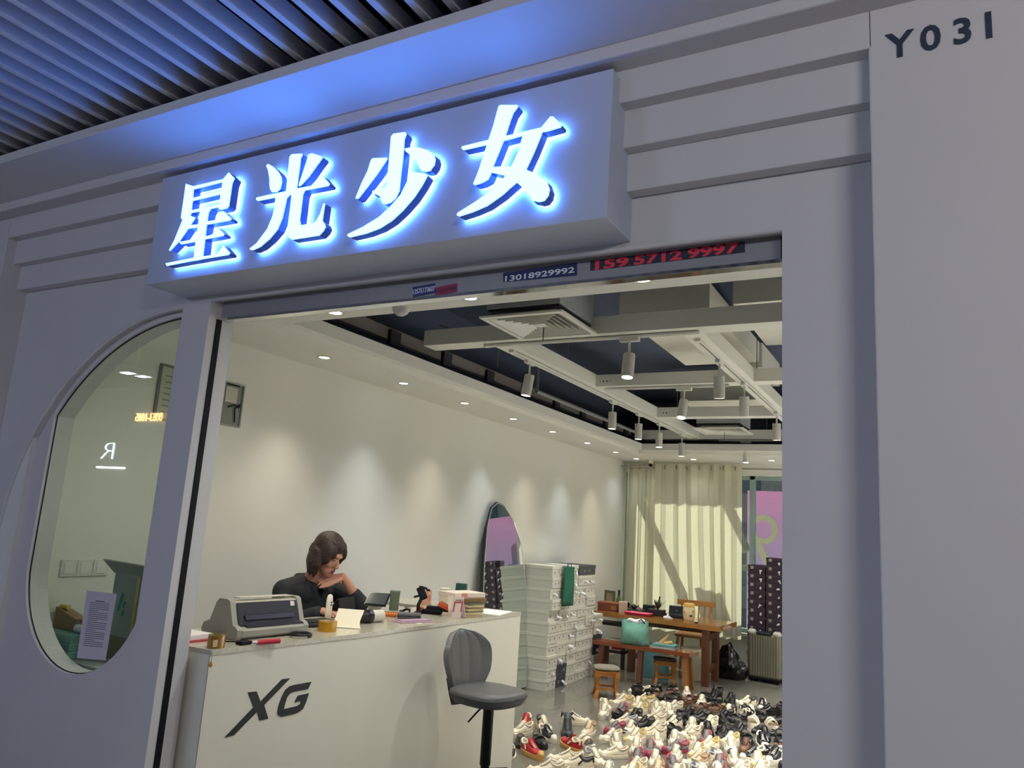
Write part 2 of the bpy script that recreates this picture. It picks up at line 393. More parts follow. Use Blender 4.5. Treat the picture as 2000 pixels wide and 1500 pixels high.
# ================================================================== SIGN
SY = 1.97
sign = thing('shop_sign', 'projecting white sign box with four glowing Chinese characters above the door', 'sign', (-1.87, SY, 2.517))
ox, oy, oz = sign.location
sb = MB().b2((-2.92 - ox, 0, 0), (-0.82 - ox, YW - SY + 0.005, 3.003 - oz), 0.003).build('sign_box', mat('sign_paint', (186, 194, 212), 0.55), sign)
CH = {
 'character_xing': ((310, 320), 6.817, [
  [(360,265),(462,300),(455,420),(430,640),(415,700),(310,740),(295,715),(330,480)],
  [(455,300),(850,205),(850,240),(455,340)], [(440,457),(830,365),(830,400),(440,492)],
  [(930,115),(1005,190),(975,260),(930,560),(905,590),(815,610),(800,590),(825,400),(855,205)],
  [(420,622),(810,538),(810,573),(420,655)],
  [(320,735),(415,690),(485,715),(430,800),(280,1020),(150,1155),(135,1150),(210,1010)],
  [(410,815),(535,806),(530,840),(395,862)], [(640,767),(770,745),(880,645),(960,730),(945,750),(640,806)],
  [(553,600),(700,580),(660,650),(630,850),(585,1240),(575,1270),(465,1290),(475,1150),(520,830)],
  [(275,1040),(510,998),(505,1030),(295,1068)], [(615,967),(705,945),(785,845),(865,930),(855,955),(610,1002)],
  [(90,1325),(470,1250),(770,1205),(860,1085),(945,1185),(925,1210),(560,1270),(105,1355)]]),
 'character_guang': ((480, 290), 7.142, [
  [(310,215),(375,250),(450,320),(495,400),(500,470),(480,560),(430,605),(365,605),(340,570),(330,500),(330,420),(310,300),(285,240)],
  [(640,80),(780,72),(790,85),(765,130),(750,250),(720,480),(710,560),(640,640),(600,640),(560,610),(580,400),(610,120)],
  [(890,75),(930,68),(1055,110),(1068,130),(1000,220),(880,390),(760,520),(738,520),(740,500),(840,200),(870,95)],
  [(150,685),(300,650),(560,595),(720,555),(950,515),(1050,395),(1075,385),(1165,490),(1150,520),(840,580),(640,640),(420,680),(165,730),(143,710)],
  [(415,670),(640,615),(570,690),(555,760),(510,960),(440,1130),(330,1260),(200,1370),(100,1415),(60,1410),(55,1395),(150,1320),(300,1120),(370,950),(400,820)],
  [(640,620),(820,585),(795,640),(780,760),(750,1000),(765,1070),(940,1045),(980,1015),(1040,900),(1080,770),(1100,770),(1065,1010),(1095,1040),(1110,1090),(1080,1150),(1020,1210),(640,1270),(600,1240),(585,1180),(585,1070),(620,830)]]),
 'character_shao': ((670, 250), 6.52, [
  [(640,72),(790,52),(805,75),(780,140),(765,350),(740,560),(715,800),(670,890),(610,945),(540,970),(505,960),(480,880),(430,845),(370,835),(375,800),(530,760),(560,710),(570,560),(590,350),(610,110)],
  [(375,385),(555,378),(560,395),(430,590),(300,760),(195,895),(165,900),(160,885),(240,690),(310,550),(355,410)],
  [(780,262),(850,248),(960,248),(1080,285),(1160,345),(1175,400),(1160,470),(1110,540),(1050,555),(1000,540),(975,510),(950,440),(900,370),(800,300)],
  [(900,558),(1060,590),(1072,610),(1000,740),(900,890),(760,1050),(620,1180),(470,1275),(300,1340),(90,1390),(55,1375),(60,1350),(250,1260),(460,1130),(600,1000),(730,850),(800,710),(860,590)]]),
 'character_nv': ((880, 190), 6.0, [
  [(580,90),(780,90),(790,105),(735,180),(690,300),(640,460),(560,660),(495,815),(470,900),(440,960),(370,1000),(285,1025),(265,1015),(330,850),(440,510),(500,330),(560,110)],
  [(135,575),(440,500),(1060,355),(1170,225),(1200,225),(1300,320),(1290,350),(1110,400),(840,450),(620,510),(420,555),(150,615),(125,595)],
  [(850,440),(1080,395),(1050,470),(980,640),(885,845),(770,1000),(600,1150),(430,1270),(270,1340),(100,1395),(72,1380),(80,1355),(280,1230),(450,1110),(620,950),(720,790),(800,620),(830,500)],
  [(500,815),(700,812),(890,850),(1020,905),(1130,990),(1160,1080),(1145,1150),(1100,1210),(1040,1225),(960,1210),(930,1150),(870,1080),(770,990),(640,915),(480,880)]]),
}
LF = SY - 0.052                          # plane of the glowing faces
led = emis('letter_face', (0.085, 0.27, 1.0), 10.5)
ret_m = mat('letter_return', (84, 96, 150), 0.45)
led_b = emis('letter_back', (0.085, 0.27, 1.0), 34.0)
def area2(p): return sum(p[i][0] * p[(i + 1) % len(p)][1] - p[(i + 1) % len(p)][0] * p[i][1] for i in range(len(p)))
for nm, (off, s_, strokes) in CH.items():
    fm, rm, bk = MB(), MB(), MB()
    for st in strokes:
        p = [at(off[0] + x / s_, off[1] + y / s_, Y=LF) for x, y in st]
        p = [(q.x - ox, q.z - oz) for q in p]
        if area2(p) < 0: p = p[::-1]
        fm.prism([p], LF - SY, LF - SY + 0.004)
        rm.prism([p], LF - SY + 0.0005, LF - SY + 0.038)
        bk.prism([p], LF - SY + 0.0385, LF - SY + 0.040)
    ch = fm.build('character', led, sign); ch['label'] = 'glowing blue-white character'
    # the return walls: slightly inside the face so that only the rim shows from the side
    rm.build('character_return', ret_m, ch)
    bk.build('character_backlight', led_b, ch)
# ---- unit number on the right pillar
def pillar_glyph(txt, cx, cz, h, parent, m):
    me = text_mesh(txt, 1.0, 0.004, 0.018)
    xs = [v.co.x for v in me.vertices]; ys = [v.co.y for v in me.vertices]
    hh = max(ys) - min(ys); s = h / hh; mx = (max(xs) + min(xs)) / 2; my = (max(ys) + min(ys)) / 2
    for v in me.vertices: v.co = Vector(((v.co.x - mx) * s, -v.co.z, (v.co.y - my) * s))
    return link('glyph', me, m, parent, (cx, 0, cz))
un = thing('unit_number', 'dark unit number Y031 high on the right pillar', 'number', (0.05, Y0 - 0.002, 2.87))
inkm = mat('number_navy', (40, 50, 72), 0.5)
for g, a, b in (('Y', (1727, 62), (1788, 110)), ('0', (1795, 50), (1840, 100)), ('3', (1857, 35), (1902, 88)), ('1', (1914, 22), (1948, 76))):
    p, q = at(*a, Y=Y0), at(*b, Y=Y0)
    pillar_glyph(g, (p.x + q.x) / 2 - 0.05, (2.9085 - 2.87), 0.072, un, inkm)
# ---- walkway lamps; left and middle are added to tint the facade blue
mall_lamp((1.6, -0.9, 2.95), 32, (1.0, 0.96, 0.94), 'long white walkway lamp behind the viewer, right one', 62)
mall_lamp((-4.2, -3.3, 2.95), 34, (0.56, 0.68, 1.0), 'unseen lamp added behind the viewer to tint the facade blue, left one')
mall_lamp((-0.6, -3.6, 2.95), 22, (0.62, 0.74, 1.0), 'unseen lamp added behind the viewer to tint the facade blue, middle one')
# ---- roller shutter over the door
rs = thing('roller_shutter', 'raised grey metal roller shutter with phone stickers above the door', 'shutter', (-1.555, 2.25, 2.42))
sx, sy_, sz = rs.location
galv = mat('galvanised', (150, 150, 152), 0.45, 0.5, noise=0.08, nscale=30)
MB().b2((-2.735 - sx, -0.02, 0.004), (-0.365 - sx, 0.012, 0.19), 0.002).build('bottom_slat', galv, rs)
MB().b2((-2.735 - sx, -0.026, -0.006), (-0.365 - sx, 0.016, 0.006), 0.001).build('bottom_rail', mat('polished_steel', (205, 208, 208), 0.08, 1.0), rs)
for k in range(3):
    MB().b2((-2.735 - sx, 0.015 + k * 0.001, 0.06 + k * 0.05), (-0.365 - sx, 0.024, 0.10 + k * 0.05), 0.006).build('slat', galv, rs)
blackm = mat('guide_black', (13, 15, 22), 0.6, spec=0.2)
MB().b2((DX0 + 0.0 - sx, -0.034, -2.42), (DX0 + 0.004 - sx, -0.006, 0.0)).build('guide_rail', blackm, rs)
MB().b2((DX1 - 0.0015 - sx, -0.03, -2.42), (DX1 + 0.0 - sx, 0.02, 0.0)).build('guide_rail', blackm, rs)
MB().b2((DX1 - 0.012 - sx, -0.024, 0.0), (DX1 - 0.001 - sx, 0.02, 0.075)).build('rail_mouth', blackm, rs)
# stickers
def sticker(pxs, colr, txt, tcol, th, rows=None, name='sticker', label=None, bold=0.02, dz=0.0):
    y = 2.2295
    P = [at(*p, Y=y) for p in pxs]
    st = MB().prism([[(p.x - sx, p.z - sz) for p in P]], y - sy_ - 0.0008, y - sy_ + 0.0002).build(name, mat('sticker_' + label.split()[0], colr, 0.5), rs)
    st['label'] = label
    cxp = sum(p.x for p in P) / len(P) - sx; czp = sum(p.z for p in P) / len(P) - sz
    wid = max(p.x for p in P) - min(p.x for p in P)
    if txt:
      whole = text_mesh(txt, 1.0, 0.002, bold)
      xs = [v.co.x for v in whole.vertices]; ys = [v.co.y for v in whole.vertices]
      s1 = wid * 0.93 / (max(xs) - min(xs)); s2 = th / (max(ys) - min(ys)); mx = (max(xs) + min(xs)) / 2; my = (max(ys) + min(ys)) / 2
      slope = (P[1].z - P[0].z) / (P[1].x - P[0].x); wx = mx - (max(xs) - min(xs)) / 2
      words = txt.split(' '); tot = sum(len(w_) for w_ in words) + 0.45 * (len(words) - 1); pos = 0.0
      for w_ in words:
        me = text_mesh(w_, 1.0, 0.002, bold)
        vx = [v.co.x for v in me.vertices]; full = max(xs) - min(xs)
        f0, f1 = pos / tot, (pos + len(w_)) / tot; pos += len(w_) + 0.45
        lo_, hi_ = min(vx), max(vx); ta, tb2 = min(xs) + full * f0, min(xs) + full * f1
        for v in me.vertices: v.co.x = ta + (v.co.x - lo_) / (hi_ - lo_) * (tb2 - ta)
        for v in me.vertices:
            X_ = (v.co.x - mx) * s1
            v.co = Vector((X_, -v.co.z * 0.4, (v.co.y - my) * s2 + X_ * slope))
        link('lettering', me, mat('ink_%d_%d_%d' % tcol, tcol, 0.5), st, (cxp, y - sy_ - 0.0011, czp + dz))
    return st
sticker([(806, 561), (850, 553), (851, 572), (807, 581)], (48, 58, 118), '13575173607', (216, 218, 236), 0.02, label='blue sticker with a white phone number')
sticker([(850, 562), (893, 553), (893, 570), (850, 579)], (150, 44, 84), '13967119882', (70, 40, 76), 0.012, label='crimson sticker with a phone number')
sticker([(983, 533), (1127, 513), (1127, 538), (983, 551)], (34, 44, 92), '13018929992', (226, 228, 236), 0.021, label='navy sticker with a white phone number', dz=-0.004)
sticker([(1153, 510), (1455, 471), (1455, 493), (1153, 529)], (34, 36, 56), '159 5712 9997', (226, 52, 70), 0.034, label='dark sticker with a large red phone number', bold=0.035)
# ================================================================== SHOP LIGHTS
WARM, COOL, NEUT = (1.0, 0.90, 0.70), (0.86, 0.95, 1.0), (1.0, 0.99, 0.96)
dl_trim = mat('downlight_trim', (200, 200, 196), 0.35, 0.3)
E_W, E_C, E_N = emis('lamp_warm', (1.0, 0.86, 0.6), 9), emis('lamp_cool', (0.8, 0.92, 1.0), 9), emis('lamp_neutral', (1.0, 0.94, 0.8), 12)
trim_me = MB().lathe([(0.036, 0.0), (0.050, -0.002), (0.050, -0.005), (0.040, -0.005), (0.034, 0.02), (0.030, 0.02)], 24).mesh('trim_ring', True)
trim_me.materials.append(dl_trim)
lens_me = {}
for k_, m_ in (('w', E_W), ('c', E_C), ('n', E_N)):
    lens_me[k_] = MB().cyl((0, 0, -0.003), (0, 0, 0.012), 0.034, seg=20).mesh('lens'); lens_me[k_].materials.append(m_)
def downlight(x, y, kind, label, group, energy=30, size=92, tx=0.0, ty=0.0):
    t = thing('downlight', label, 'downlight', (x, y, CZ), 0, group)
    o = bpy.data.objects.new('trim_ring', trim_me); C.objects.link(o); o.parent = t
    o = bpy.data.objects.new('lens', lens_me[kind]); C.objects.link(o); o.parent = t
    spot('downlight_beam', (x, y, CZ - 0.012), (x + tx, y + ty, 0), energy, {'w': WARM, 'c': COOL, 'n': NEUT}[kind], size, 1.0, 0.03)
WLAB = ['nearest the door', 'second from the door', 'third from the door', 'fourth from the door', 'fifth from the door', 'sixth from the door', 'farthest from the door']
for i, y in enumerate((3.826, 4.73, 5.633, 6.54, 7.44, 8.40, 9.34)):
    k_ = 'wcwcwcw'[i]
    downlight(-3.615, y, k_, 'recessed %s downlight along the left wall, %s' % ('warm' if k_ == 'w' else 'cool white', WLAB[i]), 'downlights along the left wall', 38, 84, 0.25)
for i, (x, y) in enumerate(((-3.61, 10.12), (-2.797, 10.08), (-1.796, 10.08))):
    downlight(x, y, 'cnc'[i], 'recessed downlight above the curtain, %s' % ('left one' if i == 0 else 'middle one' if i == 1 else 'right one past the curtain edge'), 'downlights along the back', 9, 120)
for i, (x, y) in enumerate(((-2.748, 2.95), (-1.90, 2.93), (-1.045, 2.92))):
    downlight(x, y, 'wcn'[i], 'recessed downlight just inside the door, %s' % ('left one' if i == 0 else 'middle one' if i == 1 else 'right one'), 'downlights inside the door', 50, 160)
# ---- tracks on the beams
trk_m = mat('track_white', (216, 216, 208), 0.4); trk_d = mat('track_slot', (28, 30, 36), 0.6)
def track(p, q, label):
    t = thing('lighting_track', label, 'track', (*p, 2.85), math.atan2(q[1] - p[1], q[0] - p[0]), 'lighting tracks')
    L = math.hypot(q[0] - p[0], q[1] - p[1])
    MB().b2((0, -0.018, -0.018), (L, -0.006, 0)).b2((0, 0.006, -0.018), (L, 0.018, 0)).b2((0, -0.018, -0.004), (L, 0.018, 0)).build('track_channel', trk_m, t)
    MB().b2((0.01, -0.0058, -0.012), (L - 0.01, 0.0058, -0.005)).build('slot', trk_d, t)
    MB().b2((-0.03, -0.02, -0.02), (0.02, 0.02, 0), 0.003).build('end_feed', trk_m, t)
track((-2.615, 4.66), (-2.615, 9.3), 'white track along the left long beam')
track((-1.275, 4.66), (-1.275, 9.3), 'white track along the right long beam')
track((-2.70, 4.455), (-1.22, 4.455), 'white track along the front cross beam')
track((-2.45, 6.105), (-1.42, 6.105), 'white track along the second cross beam')
track((-2.3, 9.53), (-0.8, 9.53), 'white track along the rear cross beam')
lamp_m = mat('tracklight_white', (206, 205, 198), 0.4)
def tracklight(x, y, zc, along, tilt, label, on=True, energy=38, kind='n', tgt=None):
    t = thing('track_light', label, 'track light', (x, y, 2.832), 0, 'track spotlights')
    ad = MB().box((0.0, 0.0, -0.012), (0.13 if along == 'x' else 0.034, 0.034 if along == 'x' else 0.13, 0.026), 0.003).build('adapter', lamp_m, t)
    MB().cyl((0, 0, -0.02), (0, 0, -0.105), 0.008, seg=10).build('stem', lamp_m, t)
    hd = MB().lathe([(0.030, 0.02), (0.036, 0.02), (0.038, 0.015), (0.038, -0.135), (0.034, -0.138), (0.033, -0.118)], 28).build('lamp_head', lamp_m, t, (0, 0, -0.125), smooth=True, angle=0.6)
    MB().cyl((0, 0, -0.13), (0, 0, -0.116), 0.0325, seg=24).build('lens', E_N if on else mat('lens_off', (150, 150, 145), 0.3), hd)
    if tgt is not None:
        d = (Vector(tgt) - Vector((x, y, 2.7)))
        q = Vector((0, 0, -1)).rotation_difference(d)
        q = Vector((0, 0, -1)).rotation_difference(Vector((0, 0, -1)).lerp(d.normalized(), tilt))
        hd.rotation_euler = q.to_euler()
        dd = q @ Vector((0, 0, -1))
    else: dd = Vector((0, 0, -1))
    if on:
        p0 = Vector((x, y, 2.707)) + dd * 0.145
        spot('tracklight_beam', p0, p0 + dd, energy, NEUT, 120, 1.0, 0.03)
    return t
tracklight(-1.66, 4.455, 0, 'x', 0.25, 'lit track spotlight on the front cross beam, pointing at the door', True, 46, tgt=(-1.6, 2.2, 0))
tracklight(-1.785, 6.105, 0, 'x', 0.35, 'lit track spotlight tilted forward on the second cross beam', True, 46, tgt=(-2.3, 3.0, 0))
tracklight(-2.0, 9.53, 0, 'x', 0.3, 'track spotlight on the rear cross beam in front of the curtain', True, 10, tgt=(-1.8, 9.0, 0.5))
for i, (y, tg) in enumerate(((4.93, (-3.9, 4.3, 1.0)), (6.64, (-2.6, 6.6, 0)), (7.37, (-2.5, 7.4, 0)), (8.04, (-2.3, 7.6, 0)), (8.91, (-2.6, 8.8, 0)))):
    tracklight(-2.615, y, 0, 'y', 0.18, 'white cylinder spotlight on the left long track, %s from the door' % ('nearest' if i == 0 else ORD[i]), True, 46, tgt=tg)
for i, (y, tg) in enumerate(((5.20, (-1.6, 7.6, 0)), (6.0, (-1.9, 8.2, 0)), (7.41, (-1.4, 8.6, 0)))):
    tracklight(-1.275, y, 0, 'y', 0.22, 'white cylinder spotlight on the right long track, %s from the door' % ('nearest' if i == 0 else ORD[i]), True, 46, tgt=tg)
track((0.085, 4.66), (0.085, 9.3), 'unseen track added for the fill spotlights in the right half of the shop')  # track and strong spotlights added out of view to raise the room's ambient light
for i, y in enumerate((4.9, 6.0, 7.1, 8.2, 9.1)):
    tracklight(0.085, y, 0, 'y', 0.5, 'unseen fill spotlight added over the white bounce platforms, %s from the door' % ('nearest' if i == 0 else ORD[i]), True, 400, tgt=(0.9, y + 0.2, 0))
# ---- ceiling air diffusers
def diffuser(x, y, label, z=2.86):
    t = thing('air_diffuser', label, 'air vent', (x, y, z), 0, 'square ceiling air diffusers')
    fr = mat('diffuser_white', (218, 217, 208), 0.45)
    MB().prism([[(-0.28, -0.28), (0.28, -0.28), (0.28, 0.28), (-0.28, 0.28)], [(-0.245, -0.245), (-0.245, 0.245), (0.245, 0.245), (0.245, -0.245)]], -0.012, 0.0, 'XY').build('frame', fr, t)
    for k in range(6):
        a = 0.235 - k * 0.036; b = a - 0.03
        ring = []
        for (r_, zz) in ((a, -0.010), (b, 0.030)):
            ring.append([Vector((sx_ * r_, sy2 * r_, zz)) for sx_, sy2 in ((-1, -1), (1, -1), (1, 1), (-1, 1))])
        for (r_, zz) in ((b - 0.0015, 0.029), (a - 0.0015, -0.011)):
            ring.append([Vector((sx_ * r_, sy2 * r_, zz)) for sx_, sy2 in ((-1, -1), (1, -1), (1, 1), (-1, 1))])
        MB().rings(ring + [ring[0]], True, False, False).build('louvre', fr, t)
    MB().b2((-0.045, -0.045, 0.0), (0.045, 0.045, 0.01)).build('centre_plate', fr, t)
    MB().b2((-0.24, -0.24, 0.036), (0.24, 0.24, 0.048)).build('gap_shade_plate', mat('gap_shade_dark', (22, 27, 42), 0.8), t)  # dark plate: shade between the louvres put in as colour
    MB().b2((-0.25, -0.25, 0.05), (0.25, 0.25, 0.36), 0.004).build('plenum_box', mat('plenum_grey', (150, 154, 158), 0.5, noise=0.06), t)
    MB().cyl((0.0, 0.05, -0.09), (0.0, 0.05, 0.0), 0.003, seg=6).build('pull_wire', trk_d, t)
    return t
diffuser(-2.13, 4.12, 'large square air diffuser in front of the front cross beam')
diffuser(-2.10, 8.80, 'small-looking square air diffuser near the rear of the ceiling')
# ================================================================== COUNTER
KZ = 1.025
def at_plane(x, y, p0, n):
    d = RT * ((x - 1000) / F_PX) + UP * (-(y - 750) / F_PX) + FW
    return CAM + d * ((Vector(p0) - CAM).dot(n) / d.dot(n))
def onk(x, y, z=KZ): return at(x, y, Z=z)
cnt = thing('service_counter', 'long white service counter with black XG logo facing the stool', 'counter', (-2.82, 3.6, 0))
cx_, cy_ = -2.82, 3.6
cw = mat('counter_white', (222, 218, 202), 0.45, noise=0.02)
front = [(-2.645, 2.333), (-2.585, 3.2), (-2.575, 4.0), (-2.575, 4.95)]
def loc_(pts): return [(p[0] - cx_, p[1] - cy_) for p in pts]
MB().prism([loc_(front + [(-2.615, 4.95), (-2.615, 4.0), (-2.625, 3.2), (-2.685, 2.37)])], 0.0, KZ - 0.02, 'XY').build('front_panel', cw, cnt)
MB().prism([loc_([(-2.648, 2.333), (-2.685, 2.37), (-3.05, 2.37), (-3.05, 2.333)])], 0.0, KZ - 0.02, 'XY').build('end_panel', cw, cnt)
MB().prism([loc_([(-2.615, 4.95), (-3.55, 4.95), (-3.55, 4.91), (-2.615, 4.91)])], 0.0, KZ - 0.02, 'XY').build('end_panel', cw, cnt)
def stone_mat():
    m = bpy.data.materials.new('counter_stone'); m.use_nodes = True; n = m.node_tree; b = n.nodes['Principled BSDF']
    tc = n.nodes.new('ShaderNodeTexCoord'); t = n.nodes.new('ShaderNodeTexNoise'); t.inputs['Scale'].default_value = 60; t.inputs['Detail'].default_value = 6
    n.links.new(tc.outputs['Object'], t.inputs['Vector'])
    cr = n.nodes.new('ShaderNodeValToRGB'); cr.color_ramp.elements[0].position = 0.35; cr.color_ramp.elements[0].color = (*s2l((172, 166, 148)), 1)
    cr.color_ramp.elements[1].position = 0.65; cr.color_ramp.elements[1].color = (*s2l((190, 184, 166)), 1)
    n.links.new(t.outputs['Fac'], cr.inputs[0]); n.links.new(cr.outputs[0], b.inputs['Base Color'])
    b.inputs['Roughness'].default_value = 0.16
    return m
MB().prism([loc_([(p[0] + 0.004, p[1]) for p in front] + [(-3.60, 4.954), (-3.60, 4.60), (-3.16, 4.60), (-3.16, 2.329), (-2.648, 2.329)])], KZ - 0.02, KZ, 'XY').build('worktop', stone_mat(), cnt)
MB().b2((-3.05 - cx_, 2.37 - cy_, 0.45), (-2.69 - cx_, 4.90 - cy_, 0.47)).build('shelf', cw, cnt)
# XG logo on the front panel
p0 = Vector((-2.645, 2.333, 0)); dirv = (Vector((-2.585, 3.2, 0)) - p0).normalized(); nrm = Vector((dirv.y, -dirv.x, 0))
ink = mat('logo_black', (22, 26, 32), 0.5)
def logo(pts):
    P = [at_plane(380 + x / 4.545, 1280 + y / 4.545, p0, nrm) for x, y in pts]
    uv = [((p - p0).dot(dirv), p.z) for p in P]
    me = MB().prism([uv], 0.0, -0.003, 'XZ').mesh('logo')
    o = link('logo', me, ink, cnt)
    o.location = (p0.x - cx_, p0.y - cy_, 0) ; o.rotation_euler.z = math.atan2(dirv.y, dirv.x)
    return o
lx = logo([(265, 728), (345, 710), (552, 500), (575, 578), (652, 560), (615, 440), (845, 203), (775, 212), (583, 410), (548, 320), (472, 328), (522, 460)])
lx['label'] = 'black slanted letter X'
lg = logo([(1035, 235), (1005, 298), (880, 322), (845, 338), (820, 370), (800, 430), (790, 478), (905, 450), (935, 432), (943, 405), (885, 415), (915, 358), (1013, 336), (985, 420), (960, 475), (920, 505), (890, 518), (765, 546), (738, 530), (733, 505), (745, 440), (775, 360), (805, 305), (840, 275), (880, 262)])
lg['label'] = 'black slanted letter G'

# ---- things on the counter
def obj_at(name, label, cat, x, y, z=KZ, rz=0, group=None): return thing(name, label, cat, (x, y, z), rz, group)
# dot-matrix printer (front faces the customer side)
pr = obj_at('receipt_printer', 'grey dot-matrix printer with dark front cover at the near end of the counter', 'printer', -2.865, 2.785, KZ, math.radians(-4)); pr.scale = (0.92, 0.90, 0.80)
pg = mat('printer_grey', (150, 148, 138), 0.5); pgl = mat('printer_light', (196, 190, 172), 0.45); pd = mat('printer_dark', (44, 44, 56), 0.35); pdb = mat('printer_smoke', (34, 36, 60), 0.25)
side = [(-0.13, 0.0), (0.125, 0.0), (0.135, 0.02), (0.135, 0.055), (0.12, 0.072), (0.095, 0.08), (0.052, 0.205), (0.035, 0.215), (-0.03, 0.215), (-0.05, 0.19), (-0.085, 0.09), (-0.13, 0.07), (-0.145, 0.035)]
for yy, nm in ((-0.235, 'side_cover'), (0.205, 'side_cover')):
    MB().prism([side], yy, yy + 0.03).build(nm, pg, pr)
MB().prism([[(-0.05, 0.02), (0.12, 0.02), (0.085, 0.07), (0.046, 0.202), (-0.03, 0.20), (-0.08, 0.09)]], -0.205, 0.205).build('body', pgl, pr)
MB().prism([[(0.125, 0.008), (0.138, 0.02), (0.138, 0.05), (0.115, 0.068), (0.06, 0.068), (0.05, 0.008)]], -0.205, 0.205).build('paper_tray', pg, pr)
MB().prism([[(0.096, 0.075), (0.100, 0.072), (0.058, 0.195), (0.052, 0.195)]], -0.195, 0.195).build('cover', pd, pr)
MB().prism([[(0.094, 0.105), (0.099, 0.103), (0.088, 0.128), (0.083, 0.130)]], -0.16, 0.16).build('paper_slot', pdb, pr)
MB().prism([[(0.09, 0.07), (0.125, 0.066), (0.123, 0.074), (0.095, 0.078)]], -0.17, 0.20).build('front_lip', pd, pr)
MB().prism([[(0.066, 0.165), (0.0715, 0.164), (0.063, 0.190), (0.0575, 0.191)]], 0.15, 0.178).build('sticker', mat('sticker_white', (214, 196, 196), 0.5), pr)
MB().b2((-0.02, -0.16, 0.215), (0.03, 0.19, 0.222), 0.006).build('top_handle', pgl, pr)
# tape rolls
def tape(x, y, label, r=0.048, h=0.05, col=(168, 122, 36), core=(60, 110, 78), rz=0):
    t = obj_at('tape_roll', label, 'tape', x, y, KZ, rz, 'rolls of packing tape')
    MB().lathe([(r - 0.016, 0), (r, 0.0), (r, h), (r - 0.016, h), (r - 0.016, 0.0)], 28).build('tape', mat('tape_' + label.split()[0], col, 0.18, coat=0.5), t, smooth=True, angle=0.6)
    MB().lathe([(r - 0.021, 0.001), (r - 0.016, 0.001), (r - 0.016, h - 0.001), (r - 0.021, h - 0.001), (r - 0.021, 0.001)], 24).build('core', mat('tape_core_%d' % core[0], core, 0.6), t, smooth=True, angle=0.6)
    return t
tape(-2.685, 2.392, 'brown packing tape roll with a green core on the counter corner', 0.036, 0.052, (150, 108, 34))
t2 = tape(-2.735, 3.135, 'golden packing tape roll beside the keyboard', 0.048, 0.05, (190, 138, 30), (196, 176, 140))
MB().b2((-0.001, -0.02, 0.0), (0.002, 0.02, 0.028)).build('loose_end', MATS['tape_brown'], bpy.data.objects['tape_roll'], (0.028, -0.024, 0.008))
# orange drop ornament hanging at the counter corner
dr = thing('hanging_charm', 'tiny orange drop charm hanging at the counter corner', 'charm', (-2.622, 2.322, 0.975))
MB().lathe([(0.001, 0.012), (0.004, 0.006), (0.0075, -0.004), (0.006, -0.011), (0.001, -0.0145)], 14).build('drop', mat('amber', (196, 130, 30), 0.25), dr, smooth=True)
MB().cyl((0, 0, 0.01), (0, 0, 0.048), 0.0008, seg=6).build('thread', blackm, dr)
# red pen
p, q = onk(390 + 690 / 6.667, 1150 + 702 / 6.667, KZ + 0.012), onk(390 + 1040 / 6.667, 1150 + 678 / 6.667, KZ + 0.012)
pn = obj_at('marker_pen', 'red marker with a white tip in front of the printer', 'pen', p.x, p.y, KZ + 0.012, math.atan2(q.y - p.y, q.x - p.x))
L_ = (q - p).length
MB().cyl((0.02, 0, 0), (L_, 0, 0), 0.011, seg=14).build('barrel', mat('pen_red', (176, 32, 50), 0.35), pn, smooth=True, angle=0.6)
MB().cyl((0.0, 0, 0), (0.02, 0, 0), 0.004, 0.009, seg=12).build('tip', mat('pen_tip', (214, 208, 200), 0.4), pn, smooth=True, angle=0.6)
# coiled black strap and printer cable
o = obj_at('cable_coil', 'coiled black cable lying by the printer and keyboard', 'cable', -2.675, 2.885)
MB().tube([(0.045 * math.cos(a) * (1 + 0.1 * math.sin(3 * a)), 0.045 * math.sin(a), 0.008 + 0.006 * (a / 6.3)) for a in [i * 0.35 for i in range(30)]], 0.006, 6).build('cable', mat('cable_black2', (26, 27, 34), 0.5), o, smooth=True)
o = obj_at('power_adapter', 'small black plug behind the brown tape roll', 'plug', -2.67, 2.53)
MB().b2((-0.02, -0.03, 0), (0.02, 0.03, 0.016), 0.004).build('plug_body', blackm, o); MB().tube([(-0.02, 0, 0.008), (-0.08, -0.03, 0.006), (-0.10, -0.06, 0.006)], 0.003, 6).build('cord', blackm, o)
# keyboard
kb = obj_at('keyboard', 'black keyboard lying on the counter by the golden tape', 'keyboard', -2.92, 3.19, KZ, math.radians(80))
kbm = mat('key_black', (36, 38, 42), 0.5)
MB().b2((-0.16, -0.065, 0), (0.16, 0.065, 0.018), 0.005).build('case', mat('kb_case', (28, 30, 34), 0.45), kb)
key = MB().b2((-0.0085, -0.0085, 0), (0.0085, 0.0085, 0.007), 0.0015).mesh('key'); key.materials.append(kbm)
for r in range(5):
    for c_ in range(15):
        o = bpy.data.objects.new('key', key); C.objects.link(o); o.parent = kb; o.location = (-0.145 + c_ * 0.0205 + r * 0.001, -0.044 + r * 0.022, 0.018)
# white scanner standing upright
sd = obj_at('barcode_scanner', 'white upright handheld scanner standing beside the golden tape', 'scanner', -3.03, 3.47)
wpl = mat('plastic_white', (238, 226, 204), 0.35)
MB().rings([[Vector((sx2 * 0.014 * k_, sy2 * 0.024 * k_, zz)) for sx2, sy2 in [(math.cos(a), math.sin(a)) for a in [i * 2 * PI / 20 for i in range(20)]]] for zz, k_ in ((0, 1.0), (0.06, 0.95), (0.10, 0.98), (0.125, 0.85), (0.137, 0.55), (0.14, 0.1))]).build('scanner_body', wpl, sd, smooth=True)
for zz in (0.078, 0.092): MB().b2((0.0125, -0.004, zz), (0.0145, 0.006, zz + 0.008)).build('indicator', blackm, sd)
